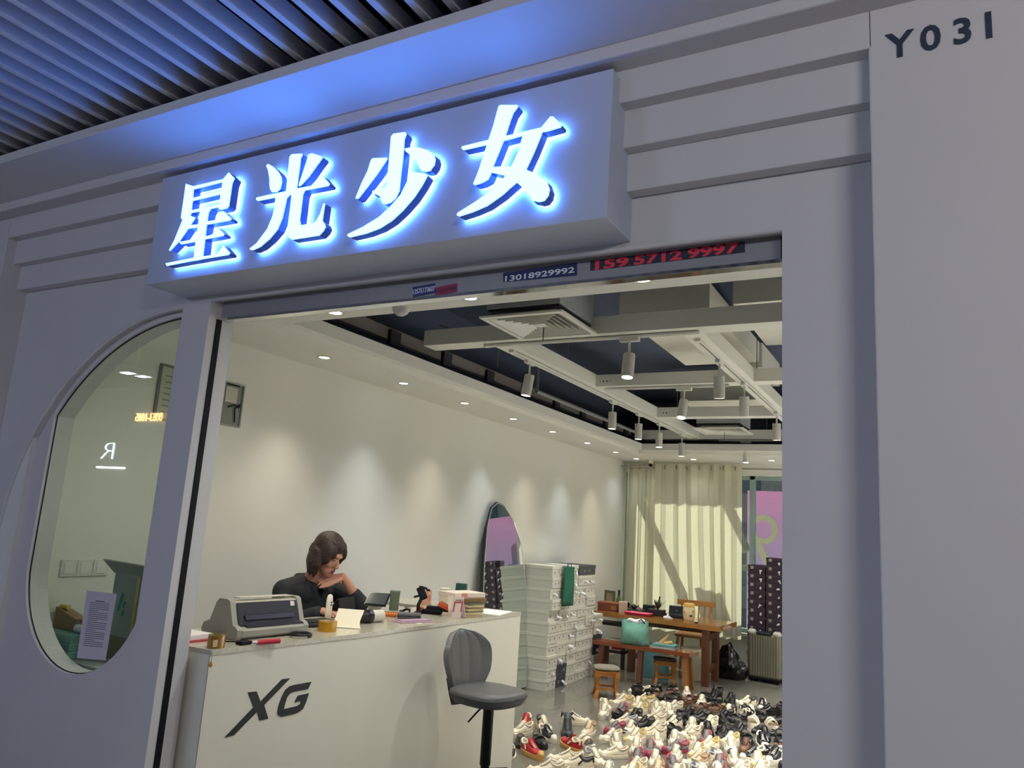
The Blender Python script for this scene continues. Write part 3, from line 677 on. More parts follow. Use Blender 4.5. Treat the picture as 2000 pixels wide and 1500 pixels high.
# dark tablet in a folio case, leaning
tb = obj_at('tablet_case', 'black tablet folio standing open in front of the seated woman', 'tablet', -3.09, 3.70, KZ, math.radians(14))
folio = mat('folio_black', (24, 27, 30), 0.6, bump=0.1, bscale=200)
MB().box((0.0, 0, 0.052), (0.008, 0.2, 0.11), 0.003, Matrix.Rotation(math.radians(-14), 3, 'Y')).build('front_cover', folio, tb)
MB().box((-0.055, 0, 0.05), (0.006, 0.2, 0.12), 0.003, Matrix.Rotation(math.radians(34), 3, 'Y')).build('back_cover', folio, tb)
MB().box((0.006, 0, 0.055), (0.003, 0.2, 0.002), 0.0, Matrix.Rotation(math.radians(-14), 3, 'Y')).build('fold_seam', blackm, tb)
# payment terminal with a raised screen
ps = obj_at('payment_terminal', 'payment terminal with raised dark screen on the counter', 'terminal', -2.90, 3.72, KZ, math.radians(20))
MB().b2((-0.05, -0.045, 0.0), (0.05, 0.045, 0.05), 0.01).build('base', mat('terminal_taupe', (132, 118, 108), 0.45), ps)
MB().box((-0.01, 0.03, 0.075), (0.07, 0.06, 0.05), 0.006, Matrix.Rotation(math.radians(20), 3, 'X')).build('neck', mat('terminal_taupe2', (196, 186, 172), 0.45), ps)
scr = MB().box((0.0, 0.03, 0.11), (0.135, 0.012, 0.105), 0.004, Matrix.Rotation(math.radians(-52), 3, 'X')).build('display', mat('screen_dark', (30, 34, 36), 0.15), ps)
MB().box((0.0, 0.0228, 0.1155), (0.12, 0.001, 0.088), 0.0, Matrix.Rotation(math.radians(-52), 3, 'X')).build('screen', mat('screen_grey', (66, 74, 74), 0.1), scr)
# paper slip curling out, black roll and white roll
sl = obj_at('paper_slip', 'cream paper slip curling over the counter beside the golden tape', 'paper', -2.77, 3.33, KZ, math.radians(129))
cream = mat('paper_cream', (232, 222, 196), 0.7)
rings_ = []
for i in range(9):
    u = i / 8; xx = -0.05 + 0.09 * u; zz = 0.002 + 0.085 * u ** 1.4
    rings_.append([Vector((xx, -0.075 + 0.01 * math.sin(u * 4), zz)), Vector((xx + 0.02, 0.075 - 0.02 * u, zz + 0.012 * math.sin(3 * u)))])
MB().rings(rings_, closed=False).build('slip', cream, sl, smooth=True)
MB().rings([[v + Vector((0, 0, 0.0006)) for v in r] for r in rings_], closed=False).build('slip_back', cream, sl, smooth=True)
rl = obj_at('ribbon_roll', 'black ribbon roll lying beside the paper slip', 'roll', -2.83, 3.50, KZ, math.radians(75))
MB().cyl((-0.07, 0, 0.035), (0.05, 0, 0.035), 0.022, 0.034, 18).build('ribbon', mat('ribbon_black', (26, 25, 30), 0.35), rl, smooth=True, angle=0.7)
MB().cyl((0.05, 0, 0.037), (0.078, 0, 0.037), 0.037, seg=20).build('flange', mat('flange_black', (18, 20, 28), 0.3), rl, smooth=True, angle=0.7)
rw = obj_at('label_roll', 'white roll of shipping labels next to the black ribbon roll', 'roll', -2.815, 3.63, KZ, math.radians(75))
MB().cyl((-0.035, 0, 0.034), (0.04, 0, 0.034), 0.034, seg=24).build('label_paper', mat('label_white', (208, 204, 192), 0.6), rw, smooth=True, angle=0.7)
MB().cyl((-0.036, 0, 0.034), (0.0405, 0, 0.034), 0.012, seg=16).build('core', mat('core_card', (150, 128, 96), 0.7), rw, smooth=True, angle=0.7)
# green tumbler
cu = obj_at('tumbler', 'grey-green lidded tumbler standing on the counter', 'cup', -3.12, 4.20)
grn = mat('tumbler_green', (96, 112, 92), 0.4)
MB().lathe([(0.03, 0), (0.031, 0.004), (0.033, 0.09), (0.033, 0.10), (0.03, 0.10)], 26).build('body', grn, cu, smooth=True, angle=0.6)
MB().lathe([(0.032, 0.10), (0.034, 0.103), (0.034, 0.122), (0.031, 0.126), (0.002, 0.126)], 26).build('lid', mat('tumbler_lid', (104, 118, 100), 0.4), cu, smooth=True, angle=0.6)
# small flat goods
o = obj_at('pouch', 'orange pouch lying in front of the tumbler', 'pouch', -2.95, 3.93, KZ, 0.4); MB().b2((-0.05, -0.04, 0), (0.05, 0.04, 0.022), 0.008).build('pouch_body', mat('orange_cloth', (206, 110, 46), 0.6), o); MB().b2((-0.045, -0.002, 0.022), (0.045, 0.002, 0.025)).build('zip', mat('zip_brown', (90, 60, 40), 0.5), o)
o = obj_at('card_wallet', 'dark grey hard case lying on a lilac sheet', 'case', -2.80, 3.93, KZ, math.radians(35)); MB().b2((-0.07, -0.045, 0), (0.07, 0.045, 0.035), 0.008).build('case_shell', mat('case_grey', (84, 80, 86), 0.4), o); MB().b2((-0.0705, -0.0455, 0.016), (0.0705, 0.0455, 0.019)).build('seam', blackm, o)
o = obj_at('phone_strap', 'black strap heaped behind the grey hard case', 'strap', -2.93, 4.07); MB().tube([(-0.05, 0, 0.006), (-0.02, 0.03, 0.03), (0.03, 0.0, 0.035), (0.05, -0.03, 0.02), (0.0, -0.03, 0.008), (-0.04, 0.0, 0.02)], 0.008, 6).build('strap', blackm, o, smooth=True)
o = obj_at('lilac_sheet', 'lilac plastic sheet along the counter edge', 'sheet', -2.70, 3.84, KZ, math.radians(72)); MB().b2((-0.12, -0.05, 0), (0.12, 0.05, 0.006), 0.001).b2((-0.10, -0.03, 0.006), (0.11, 0.045, 0.011), 0.001).build('sheet', mat('lilac', (172, 142, 160), 0.5), o)
o = obj_at('white_tag', 'small white tag at the counter edge', 'tag', -2.602, 3.755, KZ, math.radians(85)); MB().b2((-0.02, -0.012, 0), (0.02, 0.012, 0.009), 0.001).build('tag_card', mat('tag_white', (222, 216, 196), 0.6), o)
# phone mount on an orange and black tape gun
tg = obj_at('tape_dispenser', 'orange and black hand tape dispenser on the counter', 'dispenser', -2.82, 4.28, KZ, math.radians(20))
orm = mat('tool_orange', (206, 84, 34), 0.4)
MB().b2((-0.11, -0.03, 0.0), (0.02, 0.03, 0.03), 0.01).build('handle', blackm, tg)
MB().box((0.05, 0, 0.05), (0.11, 0.06, 0.03), 0.006, Matrix.Rotation(math.radians(22), 3, 'Y')).build('shroud', orm, tg)
MB().box((0.0, 0, 0.036), (0.16, 0.05, 0.03), 0.006).build('frame', blackm, tg)
MB().box((-0.12, 0.0, 0.025), (0.03, 0.035, 0.03), 0.006).build('roller', orm, tg)
pm = obj_at('phone_holder', 'black jointed phone holder standing behind the orange tape dispenser', 'phone holder', -2.92, 4.19, KZ, math.radians(40))
MB().lathe([(0.03, 0), (0.03, 0.006), (0.012, 0.02), (0.01, 0.03)], 16).build('foot', blackm, pm, smooth=True, angle=0.6)
MB().tube([(0, 0, 0.02), (0.0, 0.01, 0.055), (0.015, 0.03, 0.085)], 0.011, 8).build('arm', blackm, pm, smooth=True)
hd = MB().box((0.02, 0.04, 0.125), (0.05, 0.022, 0.085), 0.008, Matrix.Rotation(math.radians(-25), 3, 'Y') @ Matrix.Rotation(math.radians(-20), 3, 'X')).build('clamp', blackm, pm)
for (a, b) in (((-0.03, 0.03, 0.10), (0.0, 0.035, 0.108)), ((0.045, 0.045, 0.15), (0.07, 0.05, 0.143)), ((0.0, 0.05, 0.165), (0.05, 0.05, 0.155))): MB().cyl(a, b, 0.007, seg=8).build('grip', blackm, hd)
# payment card stand (white card, red frame)
cs = obj_at('card_stand', 'white folded payment card with a red frame standing by the book stack', 'card stand', -2.635, 4.22, KZ, math.radians(72))
cdw = mat('card_white', (222, 206, 194), 0.5); cdr = mat('card_red', (176, 52, 70), 0.5)
rot = Matrix.Rotation(math.radians(10), 3, 'X')
MB().box((0, 0.01, 0.066), (0.078, 0.002, 0.135), 0.0, rot).build('front_card', cdw, cs)
MB().box((0, 0.055, 0.066), (0.078, 0.002, 0.135), 0.0, Matrix.Rotation(math.radians(-10), 3, 'X')).build('back_card', cdw, cs)
for (cxx, czz, w_, h_) in ((-0.031, 0.0685, 0.010, 0.062), (0.031, 0.0685, 0.010, 0.062), (0, 0.098, 0.072, 0.01)):
    MB().box((cxx, 0.0082 + (0.066 - czz) * 0.176 - 0.0004, czz), (w_, 0.001, h_), 0, rot).build('red_frame', cdr, cs)
for i in range(6): MB().box((-0.026 + i * 0.0105, 0.0082 + (0.066 - 0.1105) * 0.176 - 0.0004, 0.1105), (0.006, 0.001, 0.007), 0, rot).build('print_mark', mat('print_grey', (96, 84, 84), 0.6), cs)
MB().box((0.055, 0.035, 0.05), (0.002, 0.06, 0.095), 0, Matrix.Rotation(math.radians(-14), 3, 'Y')).build('side_card', mat('card_lilac', (214, 196, 206), 0.5), cs)
# stack of books with a box on top: each its own thing
bz = KZ; cols = [(170, 128, 92), (206, 186, 140), (60, 46, 44), (198, 176, 128), (88, 60, 48), (208, 190, 146), (40, 70, 64)]
bn = ['tan paperback at the bottom of the counter book stack', 'cream notebook second from the bottom of the counter book stack', 'thin dark notebook third from the bottom of the counter book stack', 'cream notebook fourth from the bottom of the counter book stack', 'thin brown notebook fifth from the bottom of the counter book stack', 'cream notebook sixth from the bottom of the counter book stack', 'thin dark green notebook near the top of the counter book stack']
for i, (cc, lb) in enumerate(zip(cols, bn)):
    h_ = (0.016, 0.017, 0.007, 0.016, 0.008, 0.016, 0.008)[i]
    w_ = 0.082 + 0.004 * i
    bk = obj_at('notebook', lb, 'book', -2.67, 4.395, bz, math.radians(74 + random.uniform(-5, 5)), 'notebooks stacked on the counter')
    MB().b2((-0.075, -w_ * 0.75, 0), (0.075, w_ * 0.75, 0.002)).b2((-0.075, -w_ * 0.75, h_ - 0.002), (0.075, w_ * 0.75, h_)).b2((-0.075, w_ * 0.75 - 0.002, 0), (0.075, w_ * 0.75, h_)).build('cover', mat('bookcover_%d' % i, cc, 0.55), bk)
    MB().b2((-0.071, -w_ * 0.75 + 0.003, 0.002), (0.071, w_ * 0.75 - 0.003, h_ - 0.002)).build('pages', mat('pages', (212, 196, 152), 0.8), bk)
    bz += h_
o = obj_at('carton_tray', 'shallow brown carton on top of the notebook stack', 'carton', -2.69, 4.41, bz, math.radians(72)); MB().b2((-0.10, -0.075, 0), (0.10, 0.075, 0.028), 0.002).build('carton', mat('carton_brown', (126, 94, 60), 0.7), o); MB().b2((-0.1005, -0.004, 0.006), (-0.0995, 0.004, 0.02)).build('carton_tab', mat('carton_tab', (90, 64, 40), 0.7), o)
o = obj_at('flat_white_box', 'flat white box with a coral logo lying on top of the stack', 'box', -2.725, 4.40, bz + 0.028, math.radians(72)); MB().b2((-0.135, -0.085, 0), (0.125, 0.085, 0.032), 0.003).build('box_body', mat('box_offwhite', (224, 208, 190), 0.55), o); MB().b2((-0.08, -0.0858, 0.006), (-0.03, -0.0848, 0.03), 0.0).build('logo_patch', mat('coral', (208, 130, 108), 0.6), o); MB().b2((0.10, -0.07, 0.0), (0.135, 0.06, 0.03), 0.006).build('torn_flap', mat('flap_cream', (230, 206, 180), 0.7), o)
# goods at the far end
o = obj_at('pink_note_box', 'salmon pink card box at the back of the counter', 'box', -3.22, 4.70, KZ, 0.3); MB().b2((-0.03, -0.05, 0), (0.03, 0.05, 0.10), 0.002).build('box_body', mat('salmon', (216, 164, 140), 0.6), o); MB().b2((0.0295, -0.04, 0.03), (0.031, 0.02, 0.07)).build('label_patch', mat('salmon_dark', (200, 120, 100), 0.6), o)
o = obj_at('cream_note_box', 'cream card box behind the phone holder with a mauve panel', 'box', -3.12, 4.80, KZ, 0.3); MB().b2((-0.03, -0.05, 0), (0.03, 0.05, 0.12), 0.002).build('box_body', mat('cream_card', (216, 206, 180), 0.6), o); MB().b2((0.0295, -0.03, 0.03), (0.031, 0.03, 0.075)).build('label_patch', mat('mauve', (176, 130, 136), 0.6), o)
o = obj_at('teal_box', 'dark teal carton standing behind the card stand', 'box', -3.06, 4.92, KZ, 0.2); MB().b2((-0.04, -0.02, 0), (0.04, 0.015, 0.155), 0.003).build('box_body', mat('teal_dark', (30, 84, 70), 0.5), o); MB().b2((-0.041, -0.021, 0.10), (0.041, 0.016, 0.112)).build('box_band', mat('teal_band', (24, 66, 60), 0.5), o)
o = obj_at('paper_sheet', 'white paper sheet at the far end of the counter', 'paper', -2.70, 4.74, KZ, 0.2); MB().b2((-0.10, -0.14, 0), (0.11, 0.15, 0.002)).b2((-0.08, -0.10, 0.002), (0.10, 0.16, 0.0035)).build('sheet', mat('paper_white', (232, 238, 228), 0.6), o)
o = obj_at('red_folder', 'red and white folder at the window end of the counter', 'folder', -2.93, 2.43, KZ, 0.0); MB().b2((-0.10, -0.06, 0), (0.10, 0.08, 0.008)).build('folder_base', mat('folder_red', (178, 60, 70), 0.5), o); MB().b2((-0.10, -0.062, 0.008), (0.09, 0.075, 0.03), 0.002).build('paper_block', mat('paper_white2', (230, 224, 222), 0.6), o)
# cables by the woman
o = obj_at('charging_cable', 'thin white charging cable looping beside the printer', 'cable', -3.03, 3.18); MB().tube([(0, 0.02, 0.002), (-0.01, 0.0, 0.06), (0.0, 0.02, 0.10), (0.0, 0.05, 0.085), (0.01, 0.065, 0.03), (0.02, 0.06, 0.002)], 0.002, 6).build('cable', wpl, o, smooth=True)
o = obj_at('note_papers', 'white note papers tucked under the keyboard', 'paper', -2.98, 3.20, KZ, 0.5); MB().b2((-0.12, -0.09, 0), (0.05, 0.10, 0.002)).b2((-0.09, -0.05, 0.002), (0.02, 0.12, 0.0035)).build('sheet', mat('paper_white', (232, 238, 228), 0.6), o)
kb.location.z = KZ + 0.0035

# ---- bar stool in front of the counter
bs = thing('bar_stool', 'grey padded bar stool with fluted backrest in front of the counter', 'stool', (-2.20, 3.90, 0), math.radians(-12))
up_m = mat('stool_leather', (92, 92, 90), 0.42, bump=0.05, bscale=120); up_d = mat('stool_shell', (62, 64, 66), 0.5); blk = mat('stool_black', (16, 18, 22), 0.25, 0.6)
def sq(r1, r2, z, n=28, e=3.0, cx=0, cy=0):
    out = []
    for i in range(n):
        a = 2 * PI * i / n; c_, s_ = math.cos(a), math.sin(a)
        out.append(Vector((cx + r1 * math.copysign(abs(c_) ** (2 / e), c_), cy + r2 * math.copysign(abs(s_) ** (2 / e), s_), z)))
    return out
SZ = 0.725
MB().rings([sq(0.12, 0.12, SZ - 0.085), sq(0.17, 0.165, SZ - 0.075), sq(0.192, 0.185, SZ - 0.045), sq(0.192, 0.187, SZ - 0.03)]).build('seat_shell', up_d, bs, smooth=True, angle=0.9)
MB().rings([sq(0.192, 0.187, SZ - 0.031), sq(0.195, 0.19, SZ - 0.022), sq(0.188, 0.183, SZ - 0.008), sq(0.15, 0.15, SZ - 0.001), sq(0.05, 0.05, SZ)]).build('seat', up_m, bs, smooth=True, angle=1.2)
# piping
MB().tube([v for v in sq(0.194, 0.189, SZ - 0.030, 40)] + [sq(0.194, 0.189, SZ - 0.030, 40)[0]], 0.004, 6).build('piping', up_d, bs, smooth=True)
# fluted back: behind (toward -x local), curved shell
NU, NV = 41, 18
def back_pt(u, v, off):
    # u -1..1 across, v 0..1 up
    if v < 0.62: wid = 0.105 + 0.083 * math.sin(v / 0.62 * PI / 2)
    else: wid = 0.188 * math.sqrt(max(0.0, 1 - ((v - 0.62) / 0.38) ** 2))
    k_ = wid / 0.188
    ang = u * 0.95
    y = wid * math.sin(ang) / math.sin(0.95)
    x = -0.19 - 0.055 * v + (1 - math.cos(ang * min(1, k_ + 0.1))) * 0.15
    z = SZ - 0.06 + v * 0.345
    flute = 0.007 * abs(math.sin((u * 2.5 + 0.5) * PI)) ** 0.5 * min(1, k_ * 1.4)
    th = off * (0.35 + 0.65 * math.sqrt(k_))
    return Vector((x + (th + (flute if off > 0 else 0)) * math.cos(ang), y - th * math.sin(ang) * 0.6, z))
rows_f = [[back_pt(-1 + 2 * i / (NU - 1), j / NV, 0.018) for i in range(NU)] for j in range(NV + 1)]
rows_b = [[back_pt(-1 + 2 * i / (NU - 1), j / NV, -0.022) for i in range(NU)] for j in range(NV + 1)]
rr = [a + b[::-1] for a, b in zip(rows_f, rows_b)]
MB().rings(rr).build('backrest', up_m, bs, smooth=True, angle=1.0)
MB().rings([sq(0.012, 0.09, SZ - 0.115, 16, 3, -0.19), sq(0.014, 0.105, SZ - 0.06, 16, 3, -0.20), sq(0.012, 0.11, SZ + 0.02, 16, 3, -0.226)]).build('back_bracket', up_d, bs, smooth=True, angle=0.8)
MB().cyl((0.01, 0, 0.33), (0.01, 0, SZ - 0.08), 0.030, seg=20).cyl((0.01, 0, 0.02), (0.01, 0, 0.34), 0.024, seg=20).build('pole', blk, bs, smooth=True, angle=0.6)
MB().lathe([(0.2, 0), (0.2, 0.006), (0.05, 0.022), (0.03, 0.05)], 32).build('base_plate', blk, bs, smooth=True, angle=0.6)
fr_ = [(0.01 + 0.02, 0.02, 0.305), (0.10, 0.075, 0.315), (0.19, 0.07, 0.315), (0.225, 0.0, 0.312), (0.19, -0.07, 0.31), (0.10, -0.075, 0.308), (0.03, -0.02, 0.30)]
MB().tube(fr_, 0.010, 8).build('foot_ring', blk, bs, smooth=True)
MB().tube([(0.0, -0.03, SZ - 0.088), (-0.02, -0.07, SZ - 0.13), (-0.045, -0.10, SZ - 0.175)], 0.005, 8).build('lever', blk, bs, smooth=True)
MB().b2((0.10, -0.15, SZ - 0.012), (0.13, -0.14, SZ - 0.006)).build('brand_tab', mat('tab_pale', (222, 218, 206), 0.4), bs) if False else None
# ================================================================== PERSON
def organic(name, prims, voxel, smooth, m, parent=None, xf=None):
    mb_ = MB()
    for p in prims:
        if p[0] == 'cap':
            _, a, b, r1, r2 = p; a = Vector(a); b = Vector(b)
            mb_.cyl(a, b, r1, r2, 14); mb_.sph(a, (2 * r1,) * 3, 14, 8); mb_.sph(b, (2 * r2,) * 3, 14, 8)
        elif p[0] == 'ell':
            mb_.sph(p[1], p[2], 20, 12, p[3] if len(p) > 3 else None)
        elif p[0] == 'box':
            mb_.box(p[1], p[2], 0.0, p[3] if len(p) > 3 else None)
    me = mb_.mesh(name + '_src')
    if xf is not None: me.transform(xf)
    o = bpy.data.objects.new(name + '_src', me); C.objects.link(o)
    r = o.modifiers.new('r', 'REMESH'); r.mode = 'VOXEL'; r.voxel_size = voxel; r.use_smooth_shade = True
    s = o.modifiers.new('s', 'SMOOTH'); s.iterations = smooth; s.factor = 0.5
    bpy.context.view_layer.update()
    dg = bpy.context.evaluated_depsgraph_get()
    out = bpy.data.meshes.new_from_object(o.evaluated_get(dg))
    bpy.data.objects.remove(o); bpy.data.meshes.remove(me)
    for f in out.polygons: f.use_smooth = True
    out.materials.clear()
    return link(name, out, m, parent)
skin = mat('skin', (196, 142, 118), 0.5, noise=0.03, nscale=20)
coat = mat('coat_black', (26, 29, 36), 0.8, noise=0.1, nscale=30, bump=0.1, bscale=150)
hairm = mat('hair_dark_brown', (52, 36, 28), 0.55, noise=0.4, nscale=45, bump=0.5, bscale=70)
PO = Vector((-3.40, 3.72, 0.0))
person = thing('person', 'woman in a black coat seated behind the counter, chin on her hand', 'person', PO)
H = Vector((0.10, 0.0, 1.365))          # head centre, relative to the base
yaw = math.radians(8); pit = math.radians(22)
HM = Matrix.Translation(H) @ Matrix.Rotation(yaw, 4, 'Z') @ Matrix.Rotation(pit, 4, 'Y') @ Matrix.Rotation(math.radians(-4), 4, 'X')
def hp(*v): return HM @ Vector(v)
# head frame: x forward, y left, z up; centre at eye level
wr = Vector((0.165, 0.085, 1.236)); el = Vector((0.225, 0.20, 1.075)); shL = Vector((-0.03, 0.195, 1.142)); shR = Vector((-0.04, -0.195, 1.142))
elR = Vector((0.03, -0.26, 0.95)); wrR = Vector((0.24, -0.15, 1.05))
prim = []
def hell(c, d, r=None):
    R3 = HM.to_3x3() @ (r if r is not None else Matrix.Identity(3))
    prim.append(('ell', hp(*c), d, R3))
hell((-0.012, 0, 0.035), (0.19, 0.150, 0.175)); hell((0.012, 0, -0.02), (0.145, 0.128, 0.17)); hell((0.035, 0, -0.075), (0.095, 0.085, 0.085)); hell((0.052, 0, -0.100), (0.05, 0.055, 0.04))
hell((0.082, 0, -0.022), (0.038, 0.022, 0.05), Matrix.Rotation(math.radians(-20), 3, 'Y')); hell((0.093, 0, -0.038), (0.028, 0.030, 0.022))
hell((0.066, 0, -0.072), (0.04, 0.046, 0.022)); hell((0.048, 0.036, -0.035), (0.05, 0.05, 0.05)); hell((0.048, -0.036, -0.035), (0.05, 0.05, 0.05)); hell((0.07, 0, 0.022), (0.04, 0.09, 0.03))
hell((-0.005, 0.073, -0.01), (0.035, 0.014, 0.06)); hell((-0.005, -0.073, -0.01), (0.035, 0.014, 0.06))
prim.append(('cap', hp(-0.03, 0, -0.06), Vector((-0.02, 0.0, 1.16)), 0.052, 0.058))
prim += [('ell', (-0.04, 0, 1.02), (0.20, 0.36, 0.34)), ('ell', (-0.05, 0, 0.80), (0.20, 0.30, 0.36)), ('cap', (-0.05, -0.08, 0.62), (0.28, -0.11, 0.62), 0.08, 0.065), ('cap', (-0.05, 0.08, 0.62), (0.28, 0.11, 0.62), 0.08, 0.065), ('cap', (0.28, -0.11, 0.62), (0.22, -0.11, 0.22), 0.055, 0.04), ('cap', (0.28, 0.11, 0.62), (0.22, 0.11, 0.22), 0.055, 0.04)]
prim += [('cap', shL, el, 0.045, 0.038), ('cap', el, wr, 0.038, 0.024), ('cap', shR, elR, 0.045, 0.038), ('cap', elR, wrR, 0.038, 0.024), ('cap', (-0.03, 0.0, 1.14), shL, 0.05, 0.045), ('cap', (-0.03, 0, 1.14), shR, 0.05, 0.045)]
# left hand under the chin: palm from wrist toward the chin, fingers folded back, thumb dropping
chin = hp(0.05, 0, -0.118)
pd_ = (Vector((chin.x, chin.y, chin.z - 0.028)) - wr)
kn = wr + pd_ * 0.62
side_v = Vector((0.55, -0.15, -0.55)).normalized()
for k, off in enumerate((-0.030, -0.010, 0.010, 0.030)):
    base = kn + side_v * off * 0.8
    prim.append(('cap', wr + side_v * off * 0.5, base, 0.013, 0.011))
    L1, L2, L3 = ((0.036, 0.024, 0.018), (0.042, 0.028, 0.02), (0.040, 0.026, 0.02), (0.032, 0.02, 0.016))[k]
    d1 = (pd_.normalized() + Vector((0, 0, 0.02 - 0.10 * k))).normalized(); d2 = (d1 + Vector((-0.25, -0.1, -0.45))).normalized(); d3 = (d2 + Vector((-0.2, 0.1, -0.5))).normalized()
    a = base + d1 * L1; b = a + d2 * L2; c_ = b + d3 * L3
    prim += [('cap', base, a, 0.0095, 0.0088), ('cap', a, b, 0.0088, 0.008), ('cap', b, c_, 0.008, 0.0068)]
th0 = wr + pd_ * 0.2 + Vector((0.015, -0.012, -0.014)); th1 = th0 + Vector((-0.035, -0.06, -0.035)); th2 = th1 + Vector((-0.028, -0.04, -0.012))
prim += [('cap', wr, th0, 0.015, 0.012), ('cap', th0, th1, 0.0115, 0.0095), ('cap', th1, th2, 0.0095, 0.0072)]
# right hand resting on the counter
dR = (wrR - elR).normalized()
for k, off in enumerate((-0.030, -0.010, 0.010, 0.030)):
    base = wrR + Vector((0.055, off, -0.004)); L = (0.06, 0.07, 0.066, 0.052)[k]
    prim += [('cap', wrR + Vector((0, off * 0.6, 0)), base, 0.013, 0.011), ('cap', base, base + Vector((L * 0.55, off * 0.2, 0.004)), 0.0095, 0.009), ('cap', base + Vector((L * 0.55, off * 0.2, 0.004)), base + Vector((L, off * 0.25, -0.010)), 0.0088, 0.007)]
prim += [('cap', wrR + Vector((0.01, 0.02, 0)), wrR + Vector((0.045, 0.05, -0.004)), 0.012, 0.010), ('cap', wrR + Vector((0.045, 0.05, -0.004)), wrR + Vector((0.08, 0.058, -0.01)), 0.010, 0.0075)]
body = organic('body', prim, 0.0034, 2, skin, person)
# face details
facem = mat('lip_rose', (150, 72, 68), 0.4); dkm = mat('lash_dark', (30, 20, 18), 0.6)
def face_part(name, prims, m, vox=0.0015):
    return organic(name, [(p[0], hp(*p[1]), p[2], HM.to_3x3()) if p[0] == 'ell' else (p[0], hp(*p[1]), hp(*p[2]), p[3], p[4]) for p in prims], vox, 1, m, body)
face_part('lips', [('ell', (0.084, 0, -0.068), (0.014, 0.040, 0.010)), ('ell', (0.082, 0, -0.078), (0.015, 0.034, 0.011))], facem)
for s_ in (1, -1):
    face_part('eyelashes', [('cap', (0.078, 0.018 * s_, -0.006), (0.070, 0.044 * s_, -0.005), 0.0022, 0.0018)], dkm)
    face_part('eyebrow', [('cap', (0.083, 0.016 * s_, 0.020), (0.074, 0.046 * s_, 0.023), 0.003, 0.002)], mat('brow_brown', (60, 42, 34), 0.7))
# hair: cap with side lengths to the collar, parted over the face
hp_ = []
def hh(c, d, r=None): hp_.append(('ell', hp(*c), d, HM.to_3x3() @ (r if r is not None else Matrix.Identity(3))))
hh((-0.020, 0, 0.050), (0.205, 0.176, 0.185)); hh((-0.045, 0, 0.0), (0.170, 0.178, 0.17)); hh((0.045, 0.0, 0.088), (0.09, 0.135, 0.05), Matrix.Rotation(math.radians(30), 3, 'Y'))
for s_ in (1, -1):
    hh((0.012, 0.070 * s_, 0.015), (0.125, 0.045, 0.15), Matrix.Rotation(math.radians(-12), 3, 'Y')); hh((0.055, 0.058 * s_, 0.045), (0.06, 0.032, 0.10), Matrix.Rotation(math.radians(-30), 3, 'Y'))
for i in range(25):
    a = math.radians(-98 + i * 196 / 24)
    p_ = hp(-0.022 - 0.078 * math.cos(a), 0.076 * math.sin(a), 0.005)
    ln = 0.135 + 0.014 * math.sin(i * 2.1) - 0.03 * max(0, abs(math.degrees(a)) - 90) / 40
    q_ = p_ + Vector((-0.012 - 0.012 * math.cos(a), 0.012 * math.sin(a), -ln))
    hp_.append(('cap', p_, p_.lerp(q_, 0.55) + Vector((-0.006 * math.cos(a), 0.008 * math.sin(a), 0)), 0.024, 0.024)); hp_.append(('cap', p_.lerp(q_, 0.55) + Vector((-0.006 * math.cos(a), 0.008 * math.sin(a), 0)), q_, 0.024, 0.008))
hair = organic('hair', hp_, 0.0045, 5, hairm, person)
# coat with raised collar
cp = [('ell', (-0.045, 0, 1.02), (0.25, 0.42, 0.36)), ('ell', (-0.05, 0, 0.82), (0.26, 0.38, 0.42)), ('cap', (-0.045, -0.06, 1.165), shR, 0.07, 0.07), ('cap', (-0.045, 0.06, 1.165), shL, 0.07, 0.07), ('cap', (0.0, -0.08, 1.11), shR, 0.07, 0.068), ('cap', (0.0, 0.08, 1.11), shL, 0.07, 0.068),
      ('cap', shR, elR, 0.070, 0.058), ('cap', elR, elR.lerp(wrR, 0.85), 0.058, 0.045), ('cap', shL, el, 0.068, 0.056), ('cap', el, el.lerp(wr, 0.30), 0.056, 0.046),
      ('cap', (-0.03, -0.065, 1.19), (0.045, -0.05, 1.17), 0.03, 0.026), ('cap', (-0.03, 0.065, 1.19), (0.045, 0.05, 1.17), 0.03, 0.026), ('cap', (-0.085, -0.04, 1.21), (-0.085, 0.04, 1.21), 0.032, 0.032),
      ('cap', (0.05, -0.05, 1.17), (0.075, -0.01, 1.04), 0.028, 0.022), ('cap', (0.05, 0.05, 1.17), (0.075, 0.01, 1.04), 0.028, 0.022)]
organic('coat', cp, 0.006, 3, coat, person)
organic('trousers', [('cap', (-0.05, -0.08, 0.62), (0.28, -0.11, 0.62), 0.098, 0.08), ('cap', (-0.05, 0.08, 0.62), (0.28, 0.11, 0.62), 0.098, 0.08), ('cap', (0.28, -0.11, 0.62), (0.22, -0.11, 0.26), 0.072, 0.056), ('cap', (0.28, 0.11, 0.62), (0.22, 0.11, 0.26), 0.072, 0.056)], 0.012, 2, mat('trousers_black', (30, 31, 36), 0.85), person)
for s_ in (-1, 1):
    MB().box((0.25, 0.11 * s_, 0.19), (0.22, 0.085, 0.08), 0.03, None, 0, 3).build('shoe', mat('work_shoe', (36, 36, 40), 0.5), person, smooth=True)
